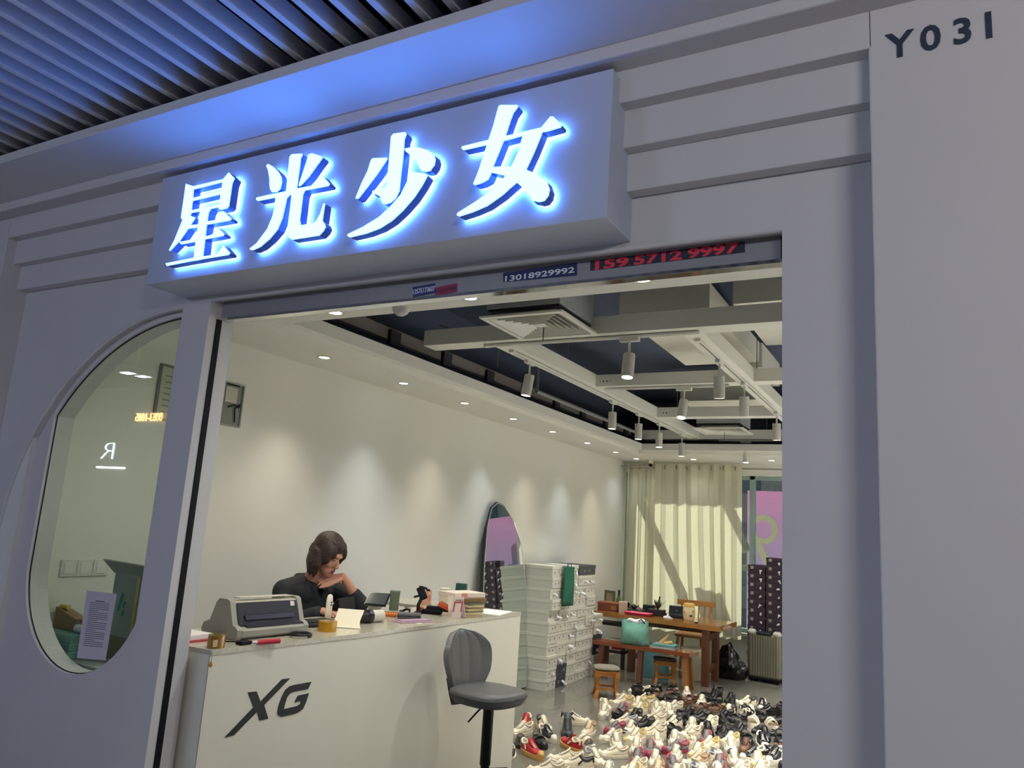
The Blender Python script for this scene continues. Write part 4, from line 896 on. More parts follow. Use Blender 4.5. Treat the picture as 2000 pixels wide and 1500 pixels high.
# her high chair behind the counter
hc = thing('office_stool', 'dark stool carrying the seated woman behind the counter', 'stool', PO + Vector((-0.03, 0, 0)))
MB().rings([sq(0.16, 0.17, 0.475), sq(0.19, 0.2, 0.48), sq(0.19, 0.2, 0.505), sq(0.15, 0.16, 0.515)]).build('seat', up_d, hc, smooth=True, angle=0.8)
MB().cyl((0, 0, 0.04), (0, 0, 0.48), 0.025, seg=14).build('pole', blk, hc, smooth=True, angle=0.6)
MB().lathe([(0.2, 0), (0.2, 0.01), (0.03, 0.05)], 24).build('base_plate', blk, hc, smooth=True, angle=0.6)
MB().tube([(0.2 * math.cos(a), 0.2 * math.sin(a), 0.14) for a in [i * 2 * PI / 24 for i in range(25)]], 0.01, 6).build('foot_ring', blk, hc, smooth=True)
for a in (0, 2.1, 4.2): MB().cyl((0, 0, 0.16), (0.2 * math.cos(a), 0.2 * math.sin(a), 0.14), 0.007, seg=8).build('spoke', blk, hc)
# ================================================================== REAR OF THE SHOP
# ---- leaning mirror (irregular outline)
mr = thing('floor_mirror', 'tall frameless mirror with cut corners leaning on the left wall', 'mirror', (-3.72, 6.95, 0.0))
mp = [(-0.40, 0.02), (0.42, 0.02), (0.47, 0.55), (0.44, 1.05), (0.36, 1.45), (0.20, 1.68), (0.0, 1.83), (-0.15, 1.86), (-0.27, 1.80), (-0.36, 1.62), (-0.42, 1.25), (-0.46, 0.75)]
lean = math.radians(-5.0)
g_ = MB().prism([[(y, z) for y, z in mp]], 0.0, -0.018, 'YZ').build('mirror_back', mat('mirror_edge', (34, 40, 40), 0.4), mr); g_.rotation_euler.y = lean
gm = MB().prism([[(y * 0.99, 0.006 + z * 0.99) for y, z in mp]], 0.0005, 0.004, 'YZ').build('mirror_glass', mat('mirror_silver', (226, 236, 232), 0.01, 1.0), mr); gm.rotation_euler.y = lean
bd = MB().tube([Vector((0.004, y * 0.985, 0.008 + z * 0.99)) for y, z in mp + mp[:1]], 0.004, 6).build('bevel_edge', mat('bevel_glass', (200, 220, 214), 0.1, 0.6), mr); bd.rotation_euler.y = lean
# ---- white shoe boxes against the left wall
bw = mat('box_white', (206, 202, 188), 0.6); bl_ = mat('boxlid_white', (214, 210, 196), 0.6); bgr = mat('box_grey', (134, 134, 134), 0.6); bdk = mat('box_dark', (70, 72, 76), 0.6); tis = mat('tissue_white', (236, 236, 236), 0.8); prn = mat('box_print', (70, 68, 66), 0.7)
BX, BY, BH = 0.33, 0.235, 0.112
def shoebox_meshes(body, lid):
    a = MB().b2((0, -BY / 2, 0), (BX, BY / 2, BH - 0.03), 0.002).mesh('box_body'); a.materials.append(body)
    b = MB().b2((-0.004, -BY / 2 - 0.004, BH - 0.034), (BX + 0.004, BY / 2 + 0.004, BH), 0.002).mesh('box_lid'); b.materials.append(lid)
    return a, b
SB = {'w': shoebox_meshes(bw, bl_), 'g': shoebox_meshes(bgr, bgr), 'd': shoebox_meshes(bdk, bdk)}
tis_me = []
for k in range(5):
    r_ = []
    for i in range(6):
        u = i / 5
        r_.append([Vector((0.0 + 0.05 * u + 0.01 * math.sin(i * 1.7 + k), (0.018 - 0.010 * u) * math.cos(j * PI / 3) * (1 + 0.4 * math.sin(j * 2 + k + i)), -0.02 * u * u * (1 + 0.5 * math.sin(k)) + 0.012 * math.sin(j * PI / 3) + 0.01 * u * math.cos(k * 2))) for j in range(6)])
    m_ = MB().rings(r_).mesh('tissue', True); m_.materials.append(tis); tis_me.append(m_)
hole_me = MB().cyl((BX + 0.0002, 0, 0), (BX + 0.0012, 0, 0), 0.009, seg=10).mesh('finger_hole'); hole_me.materials.append(prn)
prn_me = MB().b2((BX + 0.0002, -0.012, -0.012), (BX + 0.001, 0.012, 0.012)).mesh('size_print'); prn_me.materials.append(mat('box_print_grey', (150, 146, 136), 0.7))
def whitebox(x, y, z, kind, rz, label, group, tissue=True):
    t = thing('shoe_box', label, 'shoe box', (x, y, z), rz, group)
    for me in SB[kind]:
        o = bpy.data.objects.new(me.name, me); C.objects.link(o); o.parent = t
    yy = random.choice((-1, 1)) * random.uniform(0.03, 0.07)
    o = bpy.data.objects.new('size_print', prn_me); C.objects.link(o); o.parent = t; o.location = (0, -yy, 0.05)
    o = bpy.data.objects.new('finger_hole', hole_me); C.objects.link(o); o.parent = t; o.location = (0, yy, 0.045)
    if tissue:
        o = bpy.data.objects.new('tissue', random.choice(tis_me)); C.objects.link(o); o.parent = t
        o.location = (BX, yy, 0.045); o.rotation_euler = (random.uniform(-1, 1), random.uniform(-0.2, 0.7), random.uniform(-0.6, 0.6)); s_ = random.uniform(0.8, 1.5); o.scale = (s_, s_, s_)
cols_ = [(7.52, 11, 'white shoe box in the front stack beside the counter'), (7.765, 11, 'white shoe box in the second stack behind the green bag'), (8.01, 11, 'white shoe box in the third stack of the box wall'), (8.255, 11, 'white shoe box in the fourth stack of the box wall'), (8.50, 11, 'white shoe box in the last stack of the box wall')]
for ci, (yc, n, lab) in enumerate(cols_):
    z = 0.0
    for r in range(n):
        k_ = 'w'
        if ci == 1 and r in (0, 1): k_ = 'd'
        if ci in (1,) and r == n - 1: k_ = 'g'
        if ci in (3, 4) and r == n - 1: k_ = 'd'
        lb = lab.replace('white', {'w': 'white', 'g': 'grey', 'd': 'dark grey'}[k_]) + ', ' + ('bottom one' if r == 0 else 'topmost' if r == n - 1 else ORD[r] + ' from the floor')
        whitebox(-3.855 + random.uniform(-0.012, 0.012) + (0.02 if ci == 0 and r > 6 else 0), yc + random.uniform(-0.003, 0.003), z, k_, random.uniform(-0.012, 0.012) if ci == 0 and r > 5 else 0.0, lb, 'shoe boxes stacked along the left wall', random.random() < (0.55 if ci else 0.4))
        z += BH + 0.0008
# a low row of boxes beyond, beside the table
for r in range(6):
    whitebox(-3.845, 8.75, r * (BH + 0.0008), 'w' if r not in (2, 3) else 'd', 0.0, '%s shoe box in the low stack past the box wall, %s' % ('white' if r not in (2, 3) else 'dark grey', 'bottom one' if r == 0 else ORD[r] + ' from the floor' if r < 5 else 'topmost'), 'shoe boxes stacked along the left wall', True)
# green shopping bag hanging on the box wall
def cloth_bag(name, label, cat, loc, w_, h_, d_, m, rz, crumple=0.01, seed=1):
    t = thing(name, label, cat, loc, rz)
    rnd = random.Random(seed); rings_ = []
    for i in range(10):
        v = i / 9; r_ = []
        for j in range(24):
            a = 2 * PI * j / 24; c_, s_ = math.cos(a), math.sin(a)
            e = 2.6
            x = w_ / 2 * math.copysign(abs(c_) ** (2 / e), c_); y = d_ / 2 * math.copysign(abs(s_) ** (2 / e), s_) * (1 - 0.75 * v ** 2) * (0.75 + 0.5 * math.sin(v * PI))
            x *= 1 - 0.06 * math.sin(v * PI) + 0.03 * math.sin(j * 0.9 + i * 1.3)
            r_.append(Vector((x + rnd.uniform(-1, 1) * crumple * 0.4, y + crumple * math.sin(j * 2.1 + i * 1.7 + seed), v * h_ + (rnd.uniform(-1, 1) * crumple if 0 < i else 0))))
        rings_.append(r_)
    b_ = MB().rings(rings_, True, True, False).build('bag_body', m, t, smooth=True)
    return t
bagg = mat('bag_green', (30, 96, 72), 0.6, noise=0.15, nscale=12); bagt = mat('bag_teal', (108, 164, 144), 0.55, noise=0.12, nscale=10); bagp = mat('bag_pale_teal', (96, 150, 150), 0.5, noise=0.1)
gb = cloth_bag('green_bag', 'dark green cloth bag hanging against the white shoe boxes', 'bag', (-3.46, 7.72, 0.83), 0.24, 0.40, 0.045, bagg, math.radians(88), 0.006, 3)
MB().tube([(-0.05, 0, 0.36), (-0.04, 0.0, 0.43), (0.04, 0.0, 0.43), (0.05, 0, 0.36)], 0.006, 6).build('handle', bagg, gb)
# ---- wooden table
wood = mat('wood_honey', (150, 96, 44), 0.3, noise=0.25, nscale=6, coat=0.3); woodd = mat('wood_redbrown', (98, 56, 34), 0.35, noise=0.25, nscale=6, coat=0.2); woodt = mat('wood_table_top', (164, 112, 52), 0.16, noise=0.25, nscale=5, coat=0.6); woods = mat('wood_stool', (176, 112, 44), 0.35, noise=0.2, nscale=8, coat=0.3)
tb_ = thing('wooden_table', 'long thick-topped wooden table in front of the curtain', 'table', (-2.90, 9.40, 0))
tx0, tx1, ty0, ty1 = -3.74 + 2.90, -2.14 + 2.90, 9.13 - 9.40, 9.76 - 9.40
edge = []
for i in range(14): edge.append((tx0 + (tx1 - 0.02 - tx0) * i / 13, ty0 - 0.16 * (i / 13) + 0.012 * math.sin(i * 1.9)))
for i in range(14): edge.append((tx1 - (tx1 - tx0) * i / 13, ty1 + 0.012 * math.sin(i * 2.3 + 1)))
MB().prism([edge], 0.615, 0.67, 'XY').build('table_top', woodt, tb_)
for (lx_, ly_) in ((-0.38, -0.12), (-0.38, 0.24), (0.57, -0.33), (0.57, 0.12)):
    MB().box((lx_, ly_, 0.3075), (0.075, 0.085, 0.615), 0.006).build('leg', woodd, tb_)
for lx_, ya, yb in ((-0.38, -0.12, 0.24), (0.57, -0.33, 0.12)):
    MB().b2((lx_ - 0.03, ya, 0.14), (lx_ + 0.03, yb, 0.20), 0.004).build('stretcher', woodd, tb_)
    MB().b2((lx_ - 0.035, ya - 0.02, 0.49), (lx_ + 0.035, yb + 0.02, 0.56), 0.004).build('apron', woodd, tb_)
MB().b2((-0.38, 0.0, 0.53), (0.57, 0.04, 0.59), 0.004).build('apron', woodd, tb_)
# ---- bench
bn_ = thing('wooden_bench', 'low red-brown wooden bench in front of the table', 'bench', (-2.93, 8.66, 0), math.radians(0))
MB().prism([[(-0.57, -0.10), (-0.2, -0.115), (0.3, -0.11), (0.56, -0.115), (0.60, 0.12), (0.2, 0.125), (-0.57, 0.11)]], 0.36, 0.40, 'XY').build('bench_top', mat('wood_bench_top', (128, 66, 34), 0.22, noise=0.25, nscale=5, coat=0.4), bn_)
for lx_ in (-0.46, 0.0, 0.50):
    for s_ in (-1, 1):
        if lx_ == 0.0 and s_ == 1: continue
        MB().rings([[Vector((lx_ + 0.028 * a + 0.03 * (1 if lx_ > 0 else -1 if lx_ < 0 else 0) * (1 - zz / 0.36), s_ * (0.06 + 0.05 * (1 - zz / 0.36)) + 0.03 * b, zz)) for a, b in ((-1, -1), (1, -1), (1, 1), (-1, 1))] for zz in (0.0, 0.36)]).build('leg', wood if lx_ > 0 else woodd, bn_)
MB().b2((0.47, -0.09, 0.14), (0.51, 0.09, 0.18), 0.003).build('stretcher', woodd, bn_)
MB().b2((-0.49, -0.09, 0.14), (-0.45, 0.09, 0.18), 0.003).build('stretcher', woodd, bn_)
# ---- square wooden stools with cushions
cush = mat('cushion_grey', (126, 118, 102), 0.9, noise=0.12, nscale=40, bump=0.2, bscale=90); cush2 = mat('cushion_slate', (82, 80, 72), 0.9, noise=0.12, nscale=40, bump=0.2, bscale=90)
def wood_stool(loc, rz, label, cm):
    t = thing('wooden_stool', label, 'stool', loc, rz, 'small wooden stools with cushions'); t.scale = (0.79, 0.79, 0.79)
    MB().rings([sq(0.15, 0.15, 0.305, 24, 6), sq(0.155, 0.155, 0.315, 24, 6), sq(0.155, 0.155, 0.328, 24, 6), sq(0.148, 0.148, 0.332, 24, 6)]).build('seat', woods, t)
    for sx2 in (-1, 1):
        for sy2 in (-1, 1):
            prof = [(0.0, 0.142, 0.024), (0.03, 0.137, 0.022), (0.10, 0.118, 0.018), (0.18, 0.116, 0.020), (0.26, 0.128, 0.027), (0.305, 0.126, 0.029)]
            MB().rings([[Vector((sx2 * o_ + r_ * a, sy2 * o_ + r_ * b, z)) for a, b in ((-1, -1), (1, -1), (1, 1), (-1, 1))] for z, o_, r_ in prof]).build('leg', woods, t)
    for s_ in (-1, 1):
        MB().b2((-0.12, s_ * 0.118 - 0.01, 0.10), (0.12, s_ * 0.118 + 0.01, 0.125)).build('stretcher', woods, t)
        MB().b2((s_ * 0.118 - 0.01, -0.12, 0.10), (s_ * 0.118 + 0.01, 0.12, 0.125)).build('stretcher', woods, t)
        MB().b2((-0.12, s_ * 0.128 - 0.01, 0.265), (0.12, s_ * 0.128 + 0.01, 0.305)).build('apron', woods, t)
    MB().rings([sq(0.135, 0.135, 0.332, 28, 4), sq(0.168, 0.168, 0.348, 28, 4), sq(0.165, 0.165, 0.362, 28, 4), sq(0.12, 0.12, 0.378, 28, 4), sq(0.04, 0.04, 0.380, 28, 4)]).build('cushion', cm, t, smooth=True)
wood_stool((-2.965, 7.655, 0), math.radians(28), 'wooden stool with a lumpy grey-beige cushion beside the white shoe boxes', cush)
wood_stool((-2.715, 8.80, 0), math.radians(20), 'wooden stool with a dark slate cushion under the bench end', cush2)
# ---- spindle-back chair behind the table
ch_ = thing('spindle_chair', 'light wooden spindle-back chair behind the table', 'chair', (-2.72, 9.90, 0), math.radians(4))
wl = mat('wood_light', (186, 128, 66), 0.35, noise=0.15, nscale=8, coat=0.2)
MB().rings([sq(0.19, 0.18, 0.42, 24, 4), sq(0.205, 0.195, 0.43, 24, 4), sq(0.205, 0.195, 0.45, 24, 4), sq(0.18, 0.17, 0.458, 24, 4)]).build('seat', wl, ch_)
for sx2 in (-1, 1):
    for sy2 in (-1, 1): MB().cyl((sx2 * 0.18, sy2 * 0.17, 0), (sx2 * 0.14, sy2 * 0.13, 0.425), 0.015, 0.02, 10).build('leg', wl, ch_)
for i in range(6):
    x = -0.17 + i * 0.068
    MB().cyl((x * 0.95, 0.165, 0.455), (x * 1.1, 0.24, 0.80), 0.009 if 0 < i < 5 else 0.016, seg=8).build('spindle', wl, ch_)
MB().prism([[(-0.24, 0.215), (0.24, 0.215), (0.24, 0.265), (0.12, 0.28), (-0.12, 0.28), (-0.24, 0.265)]], 0.775, 0.84, 'XY').build('top_rail', wl, ch_)
MB().cyl((-0.16, -0.16, 0.17), (-0.16, 0.16, 0.17), 0.01, seg=8).cyl((0.16, -0.16, 0.17), (0.16, 0.16, 0.17), 0.01, seg=8).build('stretcher', wl, ch_) if False else None
# ---- things on the table
TZ = 0.67
def ot(x, y, Z=TZ): return at(x, y, Z=Z)
TPX = dict(wooden_chest=(1191, 9.33), paper_carton=(1217, 9.30), photo_frame=(1190, 9.66), green_bottle=(1208, 9.66), black_cup=(1224, 9.69), tea_tray=(1237, 9.47), pink_tray=(1247, 9.20), desk_calendar=(1268, 9.66), potted_plant=(1288, 9.38), crumpled_tissue=(1304, 9.12), cash_box=(1322, 9.42), takeaway_cup_bag=(1346, 9.25), black_keys=(1360, 9.08), clay_lid_pot=(1247, 9.69))
def tthing(name, label, cat, pxy, rz=0, z=TZ):
    p = at(TPX[name][0], 1190, Y=TPX[name][1]); return thing(name, label, cat, (p.x, p.y, z), rz)
def c12(x, y): return (1160 + x / 12.5, 1130 + y / 12.5)
def c13(x, y): return (1300 + x / 12.5, 1130 + y / 12.5)
t = tthing('wooden_chest', 'small red-brown wooden chest at the left end of the table', 'box', c12(430, 740), 0.12)
MB().b2((-0.14, -0.07, 0), (0.11, 0.07, 0.10), 0.004).build('chest_body', mat('chest_brown', (120, 62, 44), 0.45, noise=0.15), t); MB().b2((-0.145, -0.075, 0.085), (0.115, 0.075, 0.108), 0.005).build('lid', mat('chest_lid', (150, 84, 60), 0.4), t); MB().b2((0.03, -0.0715, 0.02), (0.095, -0.069, 0.07)).build('carving', mat('chest_gold', (150, 112, 66), 0.5), t)
t = tthing('paper_carton', 'pale beige carton beside the wooden chest on the table', 'carton', c12(610, 750), 0.1); MB().b2((-0.045, -0.04, 0), (0.045, 0.04, 0.13), 0.002).build('carton', mat('carton_pale', (190, 172, 150), 0.7), t); MB().b2((-0.046, -0.041, 0.11), (0.046, 0.041, 0.132), 0.002).build('flap', mat('carton_flap', (206, 190, 168), 0.7), t)
t = tthing('green_bottle', 'green glass bottle with a dark neck standing at the back of the table', 'bottle', c12(600, 560)); pass
MB().lathe([(0.034, 0), (0.036, 0.005), (0.036, 0.10), (0.030, 0.13), (0.015, 0.165), (0.013, 0.2)], 20).build('glass', mat('bottle_green', (86, 110, 28), 0.12, coat=0.5), t, smooth=True, angle=0.7); MB().lathe([(0.0155, 0.17), (0.0155, 0.235), (0.012, 0.238)], 16).build('neck_foil', mat('foil_dark', (24, 34, 34), 0.4), t, smooth=True, angle=0.7); MB().lathe([(0.0365, 0.02), (0.0368, 0.02), (0.0368, 0.07), (0.0365, 0.07)], 20).build('label', mat('bottle_label', (60, 70, 30), 0.6), t, smooth=True)
t = tthing('photo_frame', 'small framed picture at the back left of the table', 'picture frame', None, -0.3); MB().prism([[(-0.08, 0), (0.08, 0), (0.08, 0.22), (-0.08, 0.22)], [(-0.055, 0.03), (-0.055, 0.19), (0.055, 0.19), (0.055, 0.03)]], -0.012, 0.012).build('frame', mat('frame_greygreen', (96, 96, 84), 0.5), t); MB().b2((-0.056, -0.004, 0.029), (0.056, 0.006, 0.191)).build('picture', mat('picture_tan', (176, 158, 116), 0.7, noise=0.3, nscale=25), t)
t = tthing('black_cup', 'small black cup beside the green bottle', 'cup', None); MB().lathe([(0.025, 0), (0.032, 0.01), (0.034, 0.09), (0.03, 0.09), (0.028, 0.015), (0.002, 0.012)], 20).build('cup_body', blackm, t, smooth=True, angle=0.7); MB().tube([(0.032, 0, 0.075), (0.055, 0, 0.065), (0.055, 0, 0.035), (0.032, 0, 0.025)], 0.005, 6).build('handle', blackm, t, smooth=True)
t = tthing('tea_tray', 'dark slatted tea tray in the middle of the table', 'tray', c12(860, 740), 0.03)
dkw = mat('tray_dark', (52, 46, 40), 0.4); MB().b2((-0.14, -0.12, 0), (0.14, 0.12, 0.035), 0.006).build('tray_base', dkw, t)
for i in range(7): MB().b2((-0.13 + i * 0.038, -0.11, 0.035), (-0.10 + i * 0.038, 0.11, 0.042)).build('slat', mat('tray_slat', (44, 50, 44), 0.4), t)
for (nm, lb, dx, dy, r_, h_, m_) in (('teapot', 'small dark teapot on the tea tray', 0.0, 0.02, 0.045, 0.07, mat('clay_dark', (40, 46, 42), 0.4)), ('clay_lid_pot', 'small brown clay pot at the right of the tea tray', 0.30, 0.05, 0.05, 0.065, mat('clay_brown', (122, 86, 70), 0.5))):
    p_ = t.location.copy(); q = thing(nm, lb, 'teapot', (p_.x + dx, p_.y + dy, TZ + 0.042), 0.4) if dx < 0.2 else tthing(nm, lb, 'teapot', None, 0.4); q.scale = (0.8, 0.8, 0.8)
    MB().lathe([(r_ * 0.6, 0), (r_, h_ * 0.35), (r_ * 0.95, h_ * 0.65), (r_ * 0.5, h_ * 0.9), (r_ * 0.45, h_ * 0.92), (r_ * 0.12, h_), (r_ * 0.16, h_ * 1.15), (0.002, h_ * 1.2)], 20).build('pot', m_, q, smooth=True); MB().tube([(r_ * 0.9, 0, h_ * 0.4), (r_ * 1.5, 0, h_ * 0.6), (r_ * 1.7, 0, h_ * 0.9)], [0.012, 0.008, 0.006], 8).build('spout', m_, q, smooth=True); MB().tube([(-r_ * 0.9, 0, h_ * 0.7), (-r_ * 1.6, 0, h_ * 0.75), (-r_ * 1.5, 0, h_ * 0.3), (-r_ * 0.9, 0, h_ * 0.3)], 0.005, 6).build('handle', m_, q, smooth=True)
t = tthing('pink_tray', 'bright pink plastic tray at the front edge of the table', 'tray', c12(1110, 880), 0.02)
pk = mat('pink_plastic', (206, 52, 96), 0.3); MB().rings([sq(0.15, 0.08, 0.0, 28, 5), sq(0.17, 0.095, 0.03, 28, 5), sq(0.175, 0.1, 0.032, 28, 5), sq(0.165, 0.09, 0.03, 28, 5), sq(0.145, 0.075, 0.006, 28, 5)]).build('tray_shell', pk, t, smooth=True, angle=0.8); MB().b2((-0.1, -0.05, 0.006), (0.1, 0.05, 0.022), 0.006).build('contents', mat('pink_pale', (222, 132, 150), 0.5), t)
t = tthing('desk_calendar', 'dark green desk box behind the pink tray', 'box', c12(1310, 740), 0.1); MB().b2((-0.075, -0.04, 0), (0.075, 0.04, 0.095), 0.006).build('box_body', mat('darkgreen_box', (26, 46, 42), 0.4), t); MB().b2((-0.076, -0.041, 0.055), (0.076, 0.041, 0.06)).build('seam', blackm, t)
# potted succulent
t = tthing('potted_plant', 'small spiky plant in a dark square pot on the table', 'plant', c12(1560, 850)); MB().b2((-0.13, -0.07, 0), (0.06, 0.07, 0.075), 0.004).build('pot', mat('pot_dark', (30, 30, 30), 0.5), t)
lf = [mat('leaf_green', (106, 112, 66), 0.6), mat('leaf_purple', (86, 66, 66), 0.6)]
for i in range(16):
    a = i * 2.4; tilt = 0.25 + 0.75 * ((i * 37) % 10) / 10; L = 0.10 + 0.05 * ((i * 13) % 7) / 7
    d = Vector((math.cos(a) * math.sin(tilt), math.sin(a) * math.sin(tilt), math.cos(tilt)))
    s_ = Vector((-math.sin(a), math.cos(a), 0)) * 0.013
    b0 = Vector((-0.02, 0, 0.075)); n_ = d.cross(s_).normalized() * 0.003
    MB().rings([[b0 + s_ * 0.5, b0 + n_, b0 - s_ * 0.5, b0 - n_], [b0 + d * L * 0.5 + s_, b0 + d * L * 0.5 + n_, b0 + d * L * 0.5 - s_, b0 + d * L * 0.5 - n_], [b0 + d * L + s_ * 0.1, b0 + d * L + n_ * 0.3, b0 + d * L - s_ * 0.1, b0 + d * L - n_ * 0.3]]).build('leaf', lf[i % 2], t)
MB().tube([(-0.02, 0, 0.07), (-0.01, 0.0, 0.15), (0.0, 0, 0.23)], [0.008, 0.006, 0.009], 6).build('stalk', blackm, t)
t = tthing('crumpled_tissue', 'crumpled white tissue beside the dark plant pot', 'tissue', c12(1770, 930), 0.3)
organic('tissue_lump', [('cap', (-0.03, 0, 0.018), (0.02, 0.0, 0.02), 0.02, 0.018), ('cap', (0.0, 0.0, 0.02), (0.005, 0, 0.065), 0.022, 0.008), ('cap', (0.02, 0, 0.015), (0.055, -0.01, 0.012), 0.014, 0.008)], 0.004, 1, tis, t)
t = tthing('cash_box', 'black device with a raised back on the table', 'device', c13(210, 940), 0.05)
MB().b2((-0.12, -0.07, 0), (0.12, 0.07, 0.045), 0.006).build('base', mat('device_black', (26, 28, 34), 0.4), t); MB().box((-0.01, 0.045, 0.085), (0.19, 0.03, 0.10), 0.006, Matrix.Rotation(math.radians(-12), 3, 'X')).build('raised_back', mat('device_navy', (20, 28, 34), 0.35), t); MB().box((-0.01, 0.024, 0.08), (0.03, 0.002, 0.012), 0, Matrix.Rotation(math.radians(-12), 3, 'X')).build('badge', mat('badge_grey', (110, 120, 120), 0.4), t)
# drinks bag with a cow-like yellow and white print -> plain yellow and white cup bag
t = tthing('takeaway_cup_bag', 'yellow and white takeaway cup with a straw on the table', 'cup', c13(560, 930), 0.0)
MB().lathe([(0.055, 0), (0.062, 0.01), (0.072, 0.08), (0.07, 0.13), (0.062, 0.165)], 24).build('cup_body', mat('cup_cream', (222, 208, 166), 0.5, noise=0.15, nscale=18), t, smooth=True, angle=0.7); MB().lathe([(0.064, 0.15), (0.066, 0.185), (0.055, 0.20), (0.004, 0.202)], 24).build('lid', mat('cup_lid_yellow', (214, 170, 84), 0.45), t, smooth=True, angle=0.7); MB().tube([(0, 0, 0.2), (-0.02, 0, 0.24), (-0.05, 0.0, 0.285)], 0.005, 6).build('straw', mat('straw_brown', (150, 96, 80), 0.5), t)
for a, z_ in ((-0.6, 0.11), (-1.0, 0.06), (-2.2, 0.1)): MB().box((0.071 * math.cos(a), 0.071 * math.sin(a), z_), (0.008, 0.03, 0.025), 0.003, Matrix.Rotation(a, 3, 'Z')).build('print_patch', mat('patch_dark', (70, 62, 50), 0.6) if z_ < 0.09 else mat('patch_ochre', (190, 150, 80), 0.6), t)
t = tthing('black_keys', 'small black keys lying near the right end of the table', 'keys', c13(740, 1000), 0.2); MB().lathe([(0.02, 0), (0.022, 0.006), (0.012, 0.012)], 14).build('fob', blackm, t); MB().b2((-0.06, -0.008, 0), (-0.02, 0.008, 0.004)).build('key_blade', mat('key_steel', (150, 150, 146), 0.3, 0.9), t)
# teal bag on the bench, others below
tbg = cloth_bag('teal_bag', 'full teal shopping bag standing on the bench under the table', 'bag', (-3.03, 8.66, 0.402), 0.32, 0.27, 0.20, bagt, 0.05, 0.008, 5)
organic('stuffing', [('ell', (0.0, 0, 0.25), (0.24, 0.08, 0.05)), ('ell', (-0.05, -0.02, 0.265), (0.08, 0.05, 0.04)), ('ell', (0.07, 0.0, 0.265), (0.09, 0.06, 0.05))], 0.01, 1, tis, tbg)
MB().tube([(0.05, -0.04, 0.26), (0.08, -0.05, 0.29), (0.12, -0.03, 0.24)], 0.006, 6).build('handle', blackm, tbg)
pbx = thing('pale_teal_box', 'pale teal flat box with gold paper on the bench', 'box', (-2.67, 8.66, 0.402), 0.03); MB().b2((-0.13, -0.08, 0), (0.12, 0.08, 0.05), 0.003).build('box_body', bagp, pbx); MB().b2((-0.131, -0.081, 0.0), (0.121, 0.081, 0.02), 0.002).build('box_base', mat('pale_grey_box', (170, 168, 156), 0.6), pbx)
organic('gold_paper', [('cap', (-0.05, 0, 0.05), (0.03, 0, 0.15), 0.03, 0.008), ('cap', (0.0, 0, 0.05), (0.06, 0, 0.07), 0.03, 0.02)], 0.006, 1, mat('paper_gold', (186, 152, 92), 0.5), pbx)
t = thing('teal_carton', 'teal carton standing on the floor behind the dark-cushioned stool', 'carton', (-2.95, 9.14, 0.0), 0.0); MB().b2((-0.14, -0.12, 0), (0.14, 0.12, 0.36), 0.004).build('carton', mat('carton_teal', (92, 138, 138), 0.6), t); MB().b2((-0.141, -0.121, 0.33), (0.141, 0.121, 0.362), 0.004).build('flap', mat('carton_teal2', (110, 156, 152), 0.6), t)
t = thing('white_bucket', 'cream plastic bin under the right end of the table', 'bin', (-2.55, 9.32, 0.0)); MB().lathe([(0.09, 0), (0.1, 0.01), (0.125, 0.34), (0.13, 0.36), (0.12, 0.36), (0.1, 0.02), (0.002, 0.015)], 24).build('bin_body', mat('bin_cream', (196, 190, 164), 0.5), t, smooth=True, angle=0.8); MB().lathe([(0.126, 0.335), (0.135, 0.34), (0.135, 0.362), (0.126, 0.362)], 24).build('rim', mat('bin_rim', (210, 204, 182), 0.5), t, smooth=True, angle=0.8)
t = thing('red_white_box', 'white box with a red panel on the low shelf under the table', 'box', (-3.50, 9.40, 0.21), 0.05); MB().b2((-0.10, -0.08, 0), (0.10, 0.08, 0.13), 0.003).build('box_body', tis, t); MB().b2((-0.06, -0.0815, 0.01), (0.08, -0.079, 0.06)).build('red_panel', mat('panel_red', (150, 36, 44), 0.5), t)
t = thing('low_shelf', 'dark wooden rack standing below the left end of the table', 'rack', (-3.62, 9.42, 0.0), 0.0)
for z_ in (0.18, 0.50): MB().b2((-0.24, -0.14, z_), (0.24, 0.14, z_ + 0.03), 0.003).build('shelf', mat('rack_dark', (46, 34, 28), 0.5), t)
for sx2 in (-0.22, 0.22):
    for sy2 in (-0.12, 0.12): MB().b2((sx2 - 0.02, sy2 - 0.02, 0), (sx2 + 0.02, sy2 + 0.02, 0.56), 0.002).build('leg', mat('rack_dark', (46, 34, 28), 0.5), t)
# ---- black rubbish bag
rb = thing('rubbish_bag', 'shiny black plastic rubbish bag slumped by the table leg', 'bag', (-2.22, 9.84, 0.0)); rb.scale = (0.85, 0.85, 0.95)
me_ = []
rnd = random.Random(11)
for i in range(14):
    v = i / 13; rr_ = 0.23 * math.sin(min(1.0, 0.35 + v * 0.9) * PI * 0.72) * (1 - 0.55 * v ** 3); r_ = []
    for j in range(30):
        a = 2 * PI * j / 30; k_ = 1 + 0.07 * math.sin(5 * a + 3 * v) + 0.05 * math.sin(9 * a - 5 * v) + rnd.uniform(-0.035, 0.035)
        r_.append(Vector((rr_ * k_ * math.cos(a) * 1.05 - 0.03 * v, rr_ * k_ * math.sin(a) * 0.8, v * 0.36 * (1 + 0.12 * math.cos(a + 2)) )))
    me_.append(r_)
MB().rings(me_).build('bag_body', mat('plastic_black', (16, 18, 22), 0.22, bump=0.35, bscale=18), rb)
MB().tube([(-0.03, 0, 0.33), (-0.06, 0.0, 0.40), (-0.02, 0.02, 0.43), (0.02, 0.0, 0.37)], [0.03, 0.02, 0.02, 0.012], 8).build('bag_knot', MATS['plastic_black'], rb, smooth=True)
